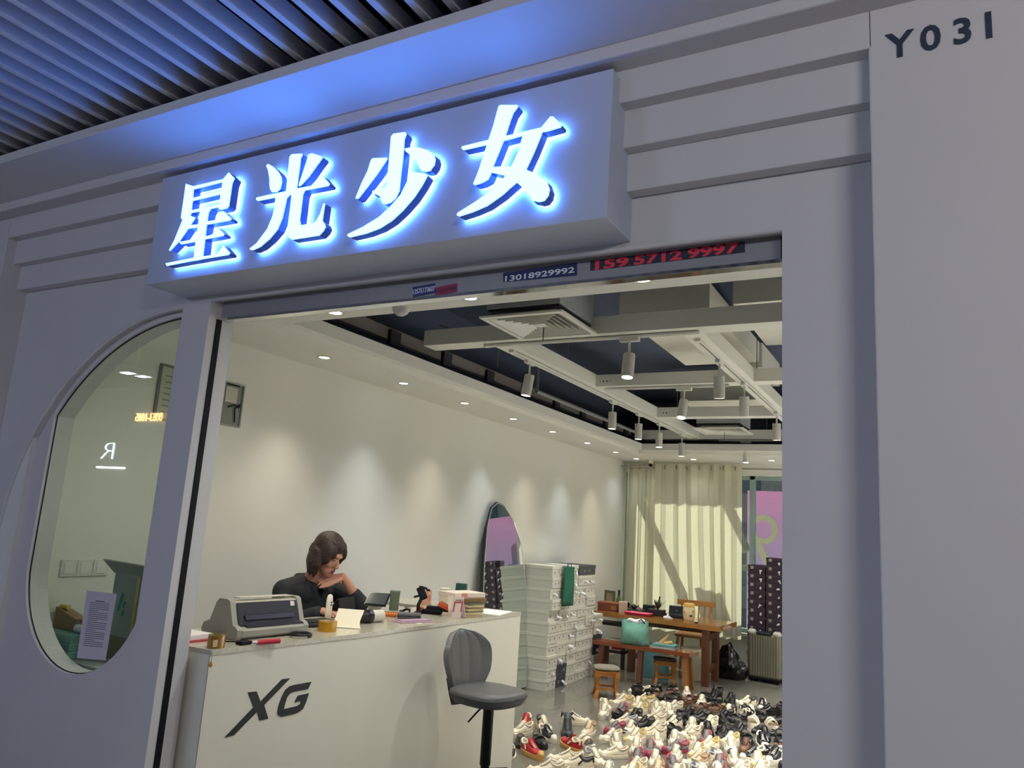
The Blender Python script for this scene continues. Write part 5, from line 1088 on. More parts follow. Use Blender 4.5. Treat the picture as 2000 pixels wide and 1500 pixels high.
# ---- silver ribbed suitcase
su = thing('suitcase', 'silver-grey ribbed hard suitcase standing by the back wall', 'suitcase', (-1.84, 9.98, 0.0), math.radians(-8))
sm_ = mat('suitcase_silver', (134, 132, 114), 0.35, 0.6)
MB().b2((-0.185, -0.11, 0.045), (0.205, 0.11, 0.56), 0.03).build('shell', sm_, su, smooth=False)
for i in range(11): MB().b2((-0.15 + i * 0.031, -0.1155, 0.07), (-0.134 + i * 0.031, -0.105, 0.545), 0.004).build('rib', mat('suitcase_rib', (150, 148, 128), 0.35, 0.6), su)
for sx2 in (-0.14, 0.16): MB().rings([sq(0.045, 0.04, 0.545, 16, 3, sx2, -0.07), sq(0.05, 0.045, 0.57, 16, 3, sx2, -0.07), sq(0.03, 0.03, 0.595, 16, 3, sx2, -0.07)]).build('corner_guard', mat('guard_white', (214, 212, 202), 0.4), su, smooth=True)
MB().b2((-0.08, -0.12, 0.535), (0.10, 0.05, 0.575), 0.015).build('top_handle', mat('handle_black', (22, 26, 34), 0.4), su)
MB().b2((-0.17, -0.11, 0.03), (0.19, 0.11, 0.055), 0.006).build('bottom_frame', blackm, su)
for sx2 in (-0.15, 0.17):
    for sy2 in (-0.08, 0.08): MB().cyl((sx2 - 0.014, sy2, 0.028), (sx2 + 0.014, sy2, 0.028), 0.028, seg=16).build('wheel', blackm, su)
# ---- purple shoe boxes
pbm = mat('box_plum', (56, 40, 54), 0.5); plm = mat('boxlid_plum', (62, 44, 60), 0.5); stk = mat('box_sticker', (168, 160, 154), 0.6)
PW, PH, PD = 0.205, 0.103, 0.32
pa = MB().b2((-PW / 2, 0, 0), (PW / 2, PD, PH - 0.03), 0.002).mesh('box_body'); pa.materials.append(pbm)
pb = MB().b2((-PW / 2 - 0.004, -0.004, PH - 0.036), (PW / 2 + 0.004, PD, PH), 0.002).mesh('box_lid'); pb.materials.append(plm)
ps_ = MB().b2((-0.018, -0.0052, -0.018), (0.018, -0.0042, 0.018)).mesh('box_sticker'); ps_.materials.append(stk)
for ci, (xc, n, lab) in enumerate(((-1.985, 13, 'left stack by the back window'), (-1.765, 14, 'second stack by the back window'), (-1.545, 14, 'third stack, behind the door edge'))):
    for r in range(n):
        
        t = thing('plum_shoe_box', 'plum shoe box, %s, %s' % (lab, 'bottom one' if r == 0 else 'topmost' if r == n - 1 else ORD[r] + ' from the floor'), 'shoe box', (xc + random.uniform(-0.002, 0.002), 10.15, r * (PH + 0.0008) + 0.0), 0.0, 'plum shoe boxes by the back window')
        for me in (pa, pb): o = bpy.data.objects.new(me.name, me); C.objects.link(o); o.parent = t
        o = bpy.data.objects.new('box_sticker', ps_); C.objects.link(o); o.parent = t; o.location = (-0.055, 0, 0.07)
        o = bpy.data.objects.new('tissue', random.choice(tis_me)); C.objects.link(o); o.parent = t; o.location = (0.05, -0.002, 0.04); o.rotation_euler = (random.uniform(-1, 1), random.uniform(-0.2, 0.5), -PI / 2 + random.uniform(-0.5, 0.5)); o.scale = (0.6, 0.9, 0.9)
MATS['pl'] = None
# ---- curtain, rail and camera ball
def curtain_mat():
    m = bpy.data.materials.new('curtain_cloth'); m.use_nodes = True; n = m.node_tree; n.nodes.clear()
    o = n.nodes.new('ShaderNodeOutputMaterial'); mx = n.nodes.new('ShaderNodeMixShader'); d = n.nodes.new('ShaderNodeBsdfDiffuse'); t = n.nodes.new('ShaderNodeBsdfTranslucent')
    tc = n.nodes.new('ShaderNodeTexCoord'); w_ = n.nodes.new('ShaderNodeTexNoise'); w_.inputs['Scale'].default_value = 90
    n.links.new(tc.outputs['Object'], w_.inputs['Vector'])
    cr = n.nodes.new('ShaderNodeValToRGB'); cr.color_ramp.elements[0].color = (*s2l((214, 210, 186)), 1); cr.color_ramp.elements[1].color = (*s2l((230, 226, 204)), 1)
    n.links.new(w_.outputs['Fac'], cr.inputs[0]); n.links.new(cr.outputs[0], d.inputs[0]); n.links.new(cr.outputs[0], t.inputs[0])
    mx.inputs[0].default_value = 0.42
    n.links.new(d.outputs[0], mx.inputs[1]); n.links.new(t.outputs[0], mx.inputs[2]); n.links.new(mx.outputs[0], o.inputs[0])
    return m
cmat = curtain_mat()
def curtain(x0, x1, y, z0, z1, folds, label, pull=0.0):
    t = thing('curtain', label, 'curtain', ((x0 + x1) / 2, y, z0), 0, 'curtain panels at the back window')
    nu, nv = folds * 12, 16; rings_ = []
    for j in range(nv + 1):
        v = j / nv; row = []
        for i in range(nu + 1):
            u = i / nu
            x = x0 + (x1 - x0) * u
            amp = 0.035 * (0.75 + 0.35 * (1 - v)) * (0.8 + 0.4 * math.sin(u * 17 + 1))
            ph = u * folds * 2 * PI + 0.5 * math.sin(u * 9) + (1 - v) * 0.8 * math.sin(u * 5 + 2)
            x += pull * (1 - v) ** 2 * math.sin(u * PI) * 0.35 + 0.012 * math.sin(2 * ph) 
            row.append(Vector((x - (x0 + x1) / 2, amp * math.sin(ph), (z1 - z0) * v + 0.012 * math.sin(ph) * (1 - v))))
        rings_.append(row)
    MB().rings(rings_, closed=False).build('cloth', cmat, t, smooth=True)
    for k in range(folds):
        u = (k + 0.5) / folds; x = x0 + (x1 - x0) * u - (x0 + x1) / 2
        MB().lathe([(0.022, -0.004), (0.030, -0.004), (0.030, 0.004), (0.022, 0.004), (0.022, -0.004)], 16).build('eyelet', mat('eyelet_steel', (150, 146, 130), 0.3, 0.8), t, (x, 0.0, z1 - z0 - 0.05), (0, PI / 2, 0))
curtain(-3.83, -3.46, 10.40, 0.40, 2.62, 3, 'narrow cream curtain panel in the left corner')
curtain(-3.50, -2.22, 10.33, 0.40, 2.62, 8, 'wide cream curtain panel with sun patches', 0.25)
cr_o = thing('curtain_rail', 'thin steel curtain rail along the back window', 'curtain rail', (-1.5, 10.36, 2.575)); MB().cyl((-2.42, 0, 0), (2.4, 0, 0), 0.011, seg=12).build('rod', mat('rod_steel', (170, 168, 158), 0.3, 0.8), cr_o, smooth=True, angle=0.6)
for x in (-2.36, 0.2, 2.3): MB().b2((x - 0.01, -0.012, 0.0), (x + 0.01, 0.13, 0.02), 0.002).build('bracket', mat('rod_steel', (170, 168, 158), 0.3, 0.8), cr_o)
sc_ = thing('security_camera', 'small white dome camera with a black lens above the curtain gap', 'camera', (-3.45, 10.28, 2.60)); MB().lathe([(0.03, 0.06), (0.03, 0.02), (0.02, 0.0)], 16).build('mount', wpl, sc_); MB().sph((0, -0.012, -0.01), (0.05, 0.05, 0.05)).build('lens_ball', blackm, sc_, smooth=True)
# ---- back window: frame and pane
wn = tag(MB().prism([[(WX0, WZ0), (XR - 0.1, WZ0), (XR - 0.1, WZ1), (WX0, WZ1)]], YB + 0.10, YB + 0.106).build('window_2', glass_mat('window_glass', (238, 244, 240), 0.0)), 'wide clear back window', None, None, 'structure')
fm_ = mat('window_frame', (150, 176, 172), 0.4, 0.3)
for (a, b) in (((WX0, WZ0), (XR - 0.1, WZ0 + 0.05)), ((WX0, WZ1 - 0.05), (XR - 0.1, WZ1)), ((WX0, WZ0), (WX0 + 0.05, WZ1)), ((-2.17, WZ0), (-2.10, WZ1)), ((-0.4, WZ0), (-0.33, WZ1))):
    MB().b2((a[0], YB + 0.07, a[1]), (b[0], YB + 0.14, b[1]), 0.003).build('window_frame', fm_, wn)
MB().b2((WX0 - 0.02, YB - 0.05, WZ0 - 0.04), (XR - 0.08, YB + 0.10, WZ0), 0.003).build('window_sill', mat('sill_white', (206, 206, 200), 0.4), wn)
tag(box('baseboard_back', (XL, YB - 0.012, 0), (XR, YB, 0.08), mat('baseboard_white', (214, 212, 202), 0.5), None, 0.002), 'low white skirting under the back window', None, None, 'structure')
tag(box('baseboard_left', (XL, YI, 0), (XL + 0.012, YB - 0.012, 0.08), MATS['baseboard_white'], None, 0.002), 'low white skirting along the left wall', None, None, 'structure')
# ---- wall fittings, left wall
eb = thing('electrical_box', 'grey recessed electrical box with wires high on the left wall', 'electrical box', (XL, 3.37, 2.12))
MB().prism([[(-0.085, 0), (0.085, 0), (0.085, 0.28), (-0.085, 0.28)], [(-0.075, 0.01), (-0.075, 0.27), (0.075, 0.27), (0.075, 0.01)]], 0.0, 0.012, 'YZ').build('box_frame', mat('ebox_grey', (150, 152, 148), 0.4, 0.4), eb)
MB().b2((0.0005, -0.075, 0.01), (0.003, 0.075, 0.27)).build('back_plate', mat('ebox_plate', (128, 134, 130), 0.4, 0.4), eb)
MB().b2((0.003, -0.06, 0.15), (0.007, 0.035, 0.25), 0.001).build('fuse_panel', mat('ebox_white', (192, 188, 176), 0.5), eb)
MB().b2((0.003, -0.055, 0.262), (0.01, 0.04, 0.27)).build('hinge', blackm, eb)
MB().tube([(0.01, -0.03, 0.12), (0.018, 0.01, 0.14), (0.016, 0.05, 0.125), (0.012, 0.06, 0.15), (0.014, 0.02, 0.115), (0.01, 0.035, 0.03)], 0.004, 6).build('wires', blackm, eb, smooth=True)
sw_m = mat('switch_white', (216, 216, 208), 0.4)
for i, lb in enumerate(('white wall switch seen through the arched window, left of three', 'white wall switch seen through the arched window, middle of three', 'white wall switch seen through the arched window, right of three')):
    t = thing('wall_switch', lb, 'switch', (XL, 2.475 + i * 0.088, 1.25), 0, 'wall switches'); MB().b2((0, -0.043, -0.043), (0.009, 0.043, 0.043), 0.003).build('plate', sw_m, t); MB().b2((0.009, -0.026, -0.03), (0.012, 0.026, 0.03), 0.002).build('rocker', mat('rocker_white', (226, 226, 220), 0.35), t)
cf = thing('framed_notice', 'framed notice sheet on the left wall behind the door post', 'picture frame', (XL, 2.93, 2.08)); MB().b2((0, -0.11, 0), (0.014, 0.13, 0.33), 0.002).build('frame', mat('notice_frame', (120, 124, 120), 0.4), cf); MB().b2((0.012, -0.095, 0.015), (0.0155, 0.115, 0.315)).build('sheet', mat('notice_sheet', (186, 188, 176), 0.7), cf)
for i in range(7): MB().b2((0.0155, -0.07, 0.05 + i * 0.035), (0.0162, 0.06 - 0.02 * (i % 3), 0.056 + i * 0.035)).build('text_line', mat('text_grey', (120, 122, 116), 0.8), cf)
# ---- things behind the arched window
sc2 = thing('side_cabinet', 'low white cabinet behind the arched window', 'cabinet', (-3.48, 2.60, 0)); MB().b2((-0.44, -0.25, 0), (0.36, 0.25, 0.83), 0.003).build('body', cw, sc2); MB().b2((-0.445, -0.255, 0.83), (0.365, 0.255, 0.85), 0.003).build('top', mat('cab_top', (180, 184, 172), 0.4), sc2); MB().b2((0.36, -0.22, 0.05), (0.372, 0.22, 0.80), 0.003).build('door', cw, sc2)
tealc = mat('flatbox_teal', (112, 166, 150), 0.5)
for i in range(3):
    t = thing('flat_teal_box', 'flat teal box behind the arched window, %s of the pile' % ('bottom' if i == 0 else 'middle' if i == 1 else 'top'), 'box', (-3.775, 2.455, 0.852 + i * 0.036), 0.02 * (i - 1), 'flat teal boxes behind the window'); MB().b2((-0.13, -0.10, 0), (0.15, 0.10, 0.034), 0.002).build('box_body', tealc, t); MB().b2((-0.131, -0.101, 0.024), (0.151, 0.101, 0.0345), 0.002).build('lid', mat('flatbox_lid', (128, 180, 164), 0.5), t)
t = thing('kraft_paper', 'folded brown kraft paper leaning on the flat teal boxes', 'paper', (-3.80, 2.47, 0.962), 0.05); MB().prism([[(-0.11, 0), (0.10, 0.0), (0.10, 0.03), (0.06, 0.055), (-0.11, 0.10)]], -0.03, 0.03).build('folded_sheet', mat('kraft', (150, 124, 94), 0.8), t); MB().b2((-0.10, -0.02, 0.095), (-0.04, 0.0, 0.112)).build('yellow_slip', mat('slip_yellow', (206, 196, 90), 0.7), t)
t = thing('plastic_wrap', 'crumpled clear plastic wrap on the flat teal boxes', 'plastic', (-3.66, 2.43, 0.962)); organic('wrap', [('cap', (-0.04, 0, 0.02), (0.04, 0.0, 0.02), 0.02, 0.02), ('cap', (0.02, 0, 0.02), (0.05, 0, 0.06), 0.018, 0.006)], 0.005, 0, mat('wrap_clear', (206, 210, 206), 0.1), t)
t = thing('cardboard_box', 'large dark carton with green print and tape behind the arched window', 'carton', (-3.44, 2.62, 0.852), math.radians(-6)); MB().b2((-0.15, -0.12, 0), (0.16, 0.12, 0.40), 0.004).build('carton', mat('carton_greygreen', (150, 154, 142), 0.6), t)
MB().rings([[Vector((-0.155, -0.122, 0.40)), Vector((0.16, -0.122, 0.40)), Vector((0.16, -0.118, 0.405)), Vector((-0.155, -0.118, 0.405))], [Vector((-0.21, -0.16, 0.46)), Vector((0.17, -0.15, 0.455)), Vector((0.17, -0.146, 0.46)), Vector((-0.21, -0.156, 0.465))]]).build('open_flap', mat('carton_flap2', (150, 152, 140), 0.6), t)
MB().b2((0.06, -0.1225, 0.05), (0.085, -0.1205, 0.40)).build('packing_tape', mat('tape_gold', (196, 160, 70), 0.2, coat=0.5), t)
MB().b2((-0.151, -0.1215, 0.0), (0.161, -0.1195, 0.11)).build('lower_band', mat('carton_olive', (116, 108, 76), 0.6), t)
for (x_, z_, w2, h2) in ((-0.06, 0.27, 0.022, 0.09), (-0.025, 0.26, 0.018, 0.03), (-0.025, 0.22, 0.018, 0.025)): MB().box((x_, -0.1212, z_), (w2, 0.001, h2), 0, Matrix.Rotation(math.radians(18), 3, 'Y')).build('green_print', mat('print_green', (22, 140, 110), 0.6), t)
# notice stuck on the pane
nt_ = thing('window_notice', 'white printed notice stuck to the arched window pane', 'notice', (-3.26, 2.2205, 0.915))
P4 = [at(*p_, Y=2.2205) for p_ in ((170, 1153), (228, 1160), (206, 1290), (150, 1285))]
MB().prism([[(p_.x + 3.26, p_.z - 0.915) for p_ in P4]], -0.0006, 0.0).build('sheet', mat('notice_paper', (206, 200, 208), 0.7), nt_)
tl, tr, br, bl2 = P4
for i in range(24):
    v = 0.14 + i * 0.029; a0 = 0.17; a1 = 0.83 if i % 5 else 0.5
    if i == 0: a0, a1 = 0.35, 0.66
    pa_ = tl.lerp(bl2, v); pb_ = tr.lerp(br, v); q0 = pa_.lerp(pb_, a0); q1 = pa_.lerp(pb_, a1)
    h2 = 0.0012 if i else 0.002
    MB().prism([[(q0.x + 3.26, q0.z - 0.915 - h2), (q1.x + 3.26, q1.z - 0.915 - h2), (q1.x + 3.26, q1.z - 0.915 + h2), (q0.x + 3.26, q0.z - 0.915 + h2)]], -0.0011, -0.0007).build('text_line', mat('text_dark', (96, 92, 100), 0.8), nt_)
# motion sensor on the front ceiling
t = thing('motion_sensor', 'pale dome sensor on the ceiling just inside the door', 'sensor', (-2.33, 2.97, 2.66)); MB().lathe([(0.045, 0), (0.045, -0.012), (0.038, -0.03), (0.02, -0.044), (0.002, -0.048)], 20).build('dome', mat('sensor_white', (196, 196, 190), 0.4), t, smooth=True); MB().lathe([(0.05, 0), (0.05, -0.006), (0.044, -0.006)], 20).build('ring', wpl, t)
# ================================================================== SHOES ON THE FLOOR
def ring_shoe(x, hw, z0, z1, n=16, off=0.0, e=2.6, tilt=0.0):
    """closed cross-section in the YZ plane at length x"""
    out = []
    for i in range(n):
        a = 2 * PI * i / n; c_, s_ = math.cos(a), math.sin(a)
        out.append(Vector((x + tilt * s_, off + hw * math.copysign(abs(c_) ** (2 / e), c_), (z0 + z1) / 2 + (z1 - z0) / 2 * math.copysign(abs(s_) ** (2 / e), s_))))
    return out
def sole_outline(L, W, n=26):
    pts = []
    for i in range(n):
        t = i / (n - 1) * 2 * PI
        x = L / 2 - L / 2 * math.cos(t)
        u = x / L
        w = W / 2 * (math.sin(min(1, u / 0.12) * PI / 2) * (0.72 + 0.28 * math.sin((u - 0.15) * PI / 0.75) if u > 0.15 else 0.72)) * (math.sqrt(max(0, 1 - ((u - 0.78) / 0.22) ** 2.8)) if u > 0.78 else 1)
        pts.append((x, (1 if t <= PI else -1) * max(w, 0.002)))
    return pts
SHOE_CACHE = {}
def shoe_meshes(kind, L=0.27, W=0.10):
    """returns list of (part name, mesh, slot) with toe toward +x"""
    if kind in SHOE_CACHE: return SHOE_CACHE[kind]
    P = []
    th = {'sneaker': 0.032, 'chunky': 0.05, 'loafer': 0.022, 'boot': 0.035, 'sandal': 0.03, 'flat': 0.014, 'canvas': 0.026}[kind]
    so = sole_outline(L, W); so = so[:-1]
    P.append(('sole', MB().rings([[Vector((x, y * 0.94, 0.0)) for x, y in so], [Vector((x, y * 1.02, th * 0.3)) for x, y in so], [Vector((x, y * 1.0, th + (0.012 if x > L * 0.9 else 0))) for x, y in so]]).mesh('sole', True, 0.7), 'sole'))
    if kind == 'sandal':
        for xx, hh in ((0.19, 0.055), (0.13, 0.06)):
            arc = [Vector((xx + 0.02 * math.sin(a), W * 0.47 * math.cos(a), th - 0.006 + hh * math.sin(a))) for a in [i * PI / 10 for i in range(11)]]
            arc2 = [v + Vector((-0.035, 0, 0.002)) for v in arc]; a3 = [v + Vector((-0.035, 0, 0.008)) for v in arc]; a4 = [v + Vector((0, 0, 0.006)) for v in arc]
            P.append(('strap', MB().rings([arc, arc2, a3, a4, arc], closed=False).mesh('strap', True, 0.8), 'upper'))
        P.append(('footbed', MB().prism([[(x, y * 0.9) for x, y in so]], th, th + 0.004, 'XY').mesh('footbed'), 'inner'))
        SHOE_CACHE[kind] = P; return P
    top = {'sneaker': 0.095, 'chunky': 0.105, 'loafer': 0.075, 'boot': 0.15, 'flat': 0.05, 'canvas': 0.085}[kind]
    def W_at(u): 
        for (a, b) in zip(so[:13], so[1:13]):
            if a[0] / L <= u <= b[0] / L: return a[1] + (b[1] - a[1]) * (u * L - a[0]) / max(1e-6, b[0] - a[0])
        return 0.01
    # upper: from heel to toe; the collar zone is open (lower walls), the vamp closes over
    rings_ = []
    us = [0.02, 0.06, 0.14, 0.24, 0.34, 0.42, 0.50, 0.60, 0.70, 0.80, 0.88, 0.94, 0.975, 0.992]
    for u in us:
        if u < 0.42: h = top * (1.0 - 0.25 * math.sin((u - 0.02) / 0.40 * PI)) if kind != 'boot' else top * (1 - 0.05 * u)
        else: h = top * (1.0 - 0.62 * ((u - 0.42) / 0.58) ** 0.75) if kind != 'boot' else max(0.05, top * (1 - 1.35 * ((u - 0.42) / 0.58) ** 0.6))
        if u > 0.8: h = max(h, 0.058 * (1 if kind not in ('flat',) else 0.7)) * math.sqrt(max(0.05, 1 - ((u - 0.8) / 0.2) ** 2.4)) + th * 0.3
        h = max(h, th + 0.004)
        w = max(0.004, W_at(u) * 0.97)
        hw_top = w * (0.62 if u < 0.45 else 0.62 + 0.25 * (u - 0.45))
        r = []
        for i in range(18):
            a = -PI / 2 + 2 * PI * i / 18; c_, s_ = math.cos(a), math.sin(a)
            zz = th * 0.8 + (h - th * 0.8) * (0.5 + 0.5 * math.copysign(abs(s_) ** 0.75, s_))
            k_ = 0.5 + 0.5 * s_
            r.append(Vector((u * L - 0.008 * k_ * (1 if u < 0.2 else 0), (w * (1 - k_) + hw_top * k_) * math.copysign(abs(c_) ** 0.65, c_), zz)))
        rings_.append(r)
    up = MB().rings(rings_); P.append(('upper', up.mesh('upper', True), 'upper'))
    # collar opening: dark lining ellipse sunk on the top of the rear part, padded rim
    cw_ = W * 0.30; rim = []
    for i in range(20):
        a = 2 * PI * i / 20; u = 0.215 + 0.185 * math.cos(a)
        hz = top * (1.0 - 0.25 * math.sin((u - 0.02) / 0.40 * PI)) if kind != 'boot' else top * (1 - 0.05 * u)
        rim.append(Vector((u * L, cw_ * math.sin(a), hz + 0.002)))
    P.append(('collar', MB().tube(rim + rim[:1], 0.0075 if kind in ('sneaker', 'chunky', 'canvas') else 0.004, 6).mesh('collar', True), 'accent'))
    P.append(('lining', MB().rings([[v + Vector((0, 0, 0.0015)) for v in rim], [Vector((0.215 * L + (v.x - 0.215 * L) * 0.7, v.y * 0.7, v.z - 0.004)) for v in rim]], True, False, True).mesh('lining', True), 'inner'))
    if kind in ('sneaker', 'chunky', 'canvas', 'boot'):
        tp = []; lw_ = 0.026 if kind != 'boot' else 0.018
        for u, dz, w in ((0.37, 0.024, 0.024), (0.44, 0.012, 0.028), (0.56, 0.006, 0.028), (0.68, 0.003, 0.02)):
            hz = (top * (1.0 - 0.62 * (max(0, u - 0.42) / 0.58) ** 0.75)) if kind != 'boot' else max(0.05, top * (1 - 1.35 * (max(0, u - 0.42) / 0.58) ** 0.6))
            tp.append([Vector((u * L, -w, hz + dz - 0.006)), Vector((u * L, 0, hz + dz)), Vector((u * L, w, hz + dz - 0.006)), Vector((u * L, 0, hz + dz - 0.012))])
        P.append(('tongue', MB().rings(tp).mesh('tongue', True), 'upper'))
        for i, u in enumerate((0.47, 0.53, 0.59, 0.65)):
            hz = (top * (1.0 - 0.62 * ((u - 0.42) / 0.58) ** 0.75)) if kind != 'boot' else max(0.05, top * (1 - 1.35 * ((u - 0.42) / 0.58) ** 0.6))
            P.append(('lace', MB().tube([(u * L - 0.004, -lw_, hz - 0.010), (u * L + 0.002, 0, hz + 0.009), (u * L - 0.004, lw_, hz - 0.010)], 0.0032, 5).mesh('lace', True), 'lace'))
        P.append(('heel_tab', MB().box((0.008, 0, top * 0.8), (0.012, 0.04, 0.035), 0.004).mesh('heel_tab', True), 'accent'))
        P.append(('toe_cap', MB().rings([[Vector((v.x + 0.003, v.y * 1.04, th * 0.8 + (v.z - th * 0.8) * (1.04 if k > 8 else 0.75))) for v in rings_[k]] for k in (10, 11, 12, 13)]).mesh('toe_cap', True), 'sole' if kind != 'chunky' else 'accent'))
        for s_ in ((1, -1) if kind != 'boot' else ()):
            st = [(0.40, 0.35), (0.46, 0.35), (0.36, 0.92), (0.30, 0.92)]
            q = []
            for u, f in st:
                w = W_at(u); hw_top = w * 0.62; hz = top * (0.82 if u > 0.35 else 0.8)
                q.append(Vector((u * L, s_ * (w * (1 - f * 0.6) + hw_top * f * 0.6 + 0.004), th + (hz - th) * f)))
            P.append(('side_stripe', MB().rings([q, [v + Vector((0, s_ * 0.003, 0)) for v in q]]).mesh('side_stripe'), 'accent'))
    if kind == 'loafer':
        P.append(('strap', MB().tube([(0.52 * L, -W * 0.40, 0.045), (0.53 * L, -W * 0.2, 0.066), (0.535 * L, 0, 0.071), (0.53 * L, W * 0.2, 0.066), (0.52 * L, W * 0.40, 0.045)], 0.008, 6).mesh('strap', True), 'accent'))
        P.append(('buckle', MB().box((0.545 * L, 0, 0.078), (0.018, 0.03, 0.004), 0.001).mesh('buckle'), 'metal'))
        P.append(('heel', MB().b2((0.004, -W * 0.3, -0.0), (0.06, W * 0.3, 0.024), 0.006).mesh('heel'), 'sole'))
    if kind == 'flat':
        P.append(('bow', MB().box((0.78 * L, 0, 0.05), (0.016, 0.034, 0.01), 0.004).mesh('bow', True), 'accent'))
    SHOE_CACHE[kind] = P; return P
SM = {}
def sm(nm, col, rough=0.55, **k): 
    return mat('shoe_' + nm, col, rough, noise=0.06, nscale=25, **k)
PAL = {
 'white': dict(upper=sm('cream', (226, 214, 186)), sole=sm('sole_cream', (226, 216, 194)), accent=sm('cream2', (214, 202, 174)), lace=sm('lace_white', (232, 224, 204)), inner=sm('lin_beige', (138, 122, 98))),
 'white_black': dict(upper=sm('cream', ()), sole=sm('sole_cream', ()), accent=sm('ink', (36, 36, 42)), lace=sm('lace_white', ()), inner=sm('lin_grey', (92, 88, 82))) ,
 'white_gold': dict(upper=sm('cream', ()), sole=sm('sole_cream', ()), accent=sm('gold', (206, 178, 100)), lace=sm('lace_white', ()), inner=sm('lin_beige', ())),
 'white_grey': dict(upper=sm('cream', ()), sole=sm('sole_cream', ()), accent=sm('pale_grey', (170, 172, 174)), lace=sm('lace_white', ()), inner=sm('lin_grey', ())),
 'beige': dict(upper=sm('beige', (206, 182, 146)), sole=sm('sole_cream', ()), accent=sm('tan', (170, 136, 96)), lace=sm('lace_white', ()), inner=sm('lin_beige', ())),
 'red': dict(upper=sm('red', (176, 28, 36)), sole=sm('sole_gum', (206, 160, 92)), accent=sm('cream', ()), lace=sm('lace_white', ()), inner=sm('lin_beige', ())),
 'grey_pink': dict(upper=sm('greypurple', (122, 112, 110)), sole=sm('sole_rose', (150, 50, 70)), accent=sm('rose', (176, 56, 76)), lace=sm('lace_grey', (150, 146, 142)), inner=sm('lin_grey', ())),
 'black': dict(upper=sm('black', (28, 27, 28), 0.3), sole=sm('sole_black', (24, 24, 24)), accent=sm('black2', (38, 36, 36), 0.35), lace=sm('lace_black', (30, 30, 30)), inner=sm('lin_brown', (84, 68, 54)), metal=mat('shoe_metal', (190, 184, 170), 0.2, 1.0)),
 'black_white': dict(upper=sm('black', ()), sole=sm('sole_cream', ()), accent=sm('cream', ()), lace=sm('lace_white', ()), inner=sm('lin_grey', ()), metal=MATS.get('shoe_metal')),
 'brown': dict(upper=sm('brown', (96, 62, 40), 0.45), sole=sm('sole_brown', (120, 88, 62)), accent=sm('brown2', (74, 48, 34)), lace=sm('lace_black', ()), inner=sm('lin_beige', ()), metal=MATS.get('shoe_metal')),
 'slate': dict(upper=sm('slate', (66, 70, 72), 0.5), sole=sm('sole_slate', (60, 64, 66)), accent=sm('slate2', (48, 52, 56)), lace=sm('lace_black', ()), inner=sm('lin_grey', ())),
}
CNAME = {'white': 'cream-white', 'white_black': 'white and black', 'white_gold': 'white and gold', 'white_grey': 'white and pale grey', 'beige': 'beige', 'red': 'red and white', 'grey_pink': 'grey and rose', 'black': 'black', 'black_white': 'black with white sole', 'brown': 'brown', 'slate': 'slate grey'}
KNAME = {'sneaker': 'sneaker', 'chunky': 'thick-soled sneaker', 'loafer': 'loafer', 'boot': 'ankle boot', 'sandal': 'slide sandal', 'flat': 'ballet flat', 'canvas': 'canvas shoe'}
SHOE_MESH = {}
def make_shoe(kind, pal, x, y, yaw, label, z=0.0, roll=0.0, pitch=0.0, scale=1.0):
    t = thing('shoe', label, 'shoe', (x, y, z), yaw, 'shoes spread over the shop floor')
    t.rotation_euler = (roll, pitch, yaw); t.scale = (scale,) * 3
    for i, (pn, me, slot) in enumerate(shoe_meshes(kind)):
        key = (kind, pal, i)
        if key not in SHOE_MESH:
            m2 = me.copy(); m2.materials.clear(); m2.materials.append(PAL[pal].get(slot) or PAL[pal]['upper']); 
            # centre the shoe on its origin
            for v in m2.vertices: v.co.x -= 0.135
            SHOE_MESH[key] = m2
        o = bpy.data.objects.new(pn, SHOE_MESH[key]); C.objects.link(o); o.parent = t
    return t
# left cluster beside the counter: (px, py) of the middle of the sole, kind, colours, heading in degrees (0 = +X)
LEFT = [
 (1018, 1432, 'sneaker', 'white', 250), (1033, 1418, 'sneaker', 'red', 285), (1055, 1421, 'sneaker', 'white_black', 320), (1075, 1440, 'canvas', 'black_white', 325),
 (1108, 1432, 'boot', 'slate', 300), (1124, 1410, 'sneaker', 'white_black', 30), (1149, 1432, 'sneaker', 'beige', 275), (1020, 1455, 'flat', 'black', 300),
 (1040, 1472, 'sneaker', 'red', 335), (1054, 1450, 'loafer', 'black', 315), (1108, 1455, 'sneaker', 'red', 150), (1140, 1452, 'sandal', 'white_black', 330),
 (1012, 1470, 'flat', 'black_white', 290), (1085, 1484, 'sneaker', 'white', 200), (1122, 1492, 'sneaker', 'white_black', 205), (1160, 1490, 'sneaker', 'white_grey', 325),
 (1066, 1510, 'sneaker', 'white', 215), (1100, 1520, 'canvas', 'white', 205)]
PLACE = []          # x, y, yaw, kind, colours, label parts, pitch, scale
beside = ['touching the counter end', 'behind the red toe shoe', 'at the back of the left group', 'left of the slate boot', 'standing tallest in the left group', 'behind the slate boot', 'right of the slate boot', 'lowest against the counter', 'with gum sole nearest the counter foot', 'under the red shoes', 'showing its red heel, middle of the left group', 'with striped band, right of the left group', 'peeking out at the counter foot', 'front left of the left group', 'front middle of the left group', 'front right of the left group', 'at the photo bottom edge, left', 'at the photo bottom edge, second']
for i, (px_, py_, k_, c_, hd_) in enumerate(LEFT):
    p_ = at(px_, py_, Z=0.02)
    PLACE.append([p_.x, p_.y, math.radians(hd_), k_, c_, ('left', i), 0.0, 0.96])
taken = [(p[0], p[1]) for p in PLACE]
def free(x, y, r=0.125): return all((x - a) ** 2 + (y - b) ** 2 > r * r for a, b in taken)
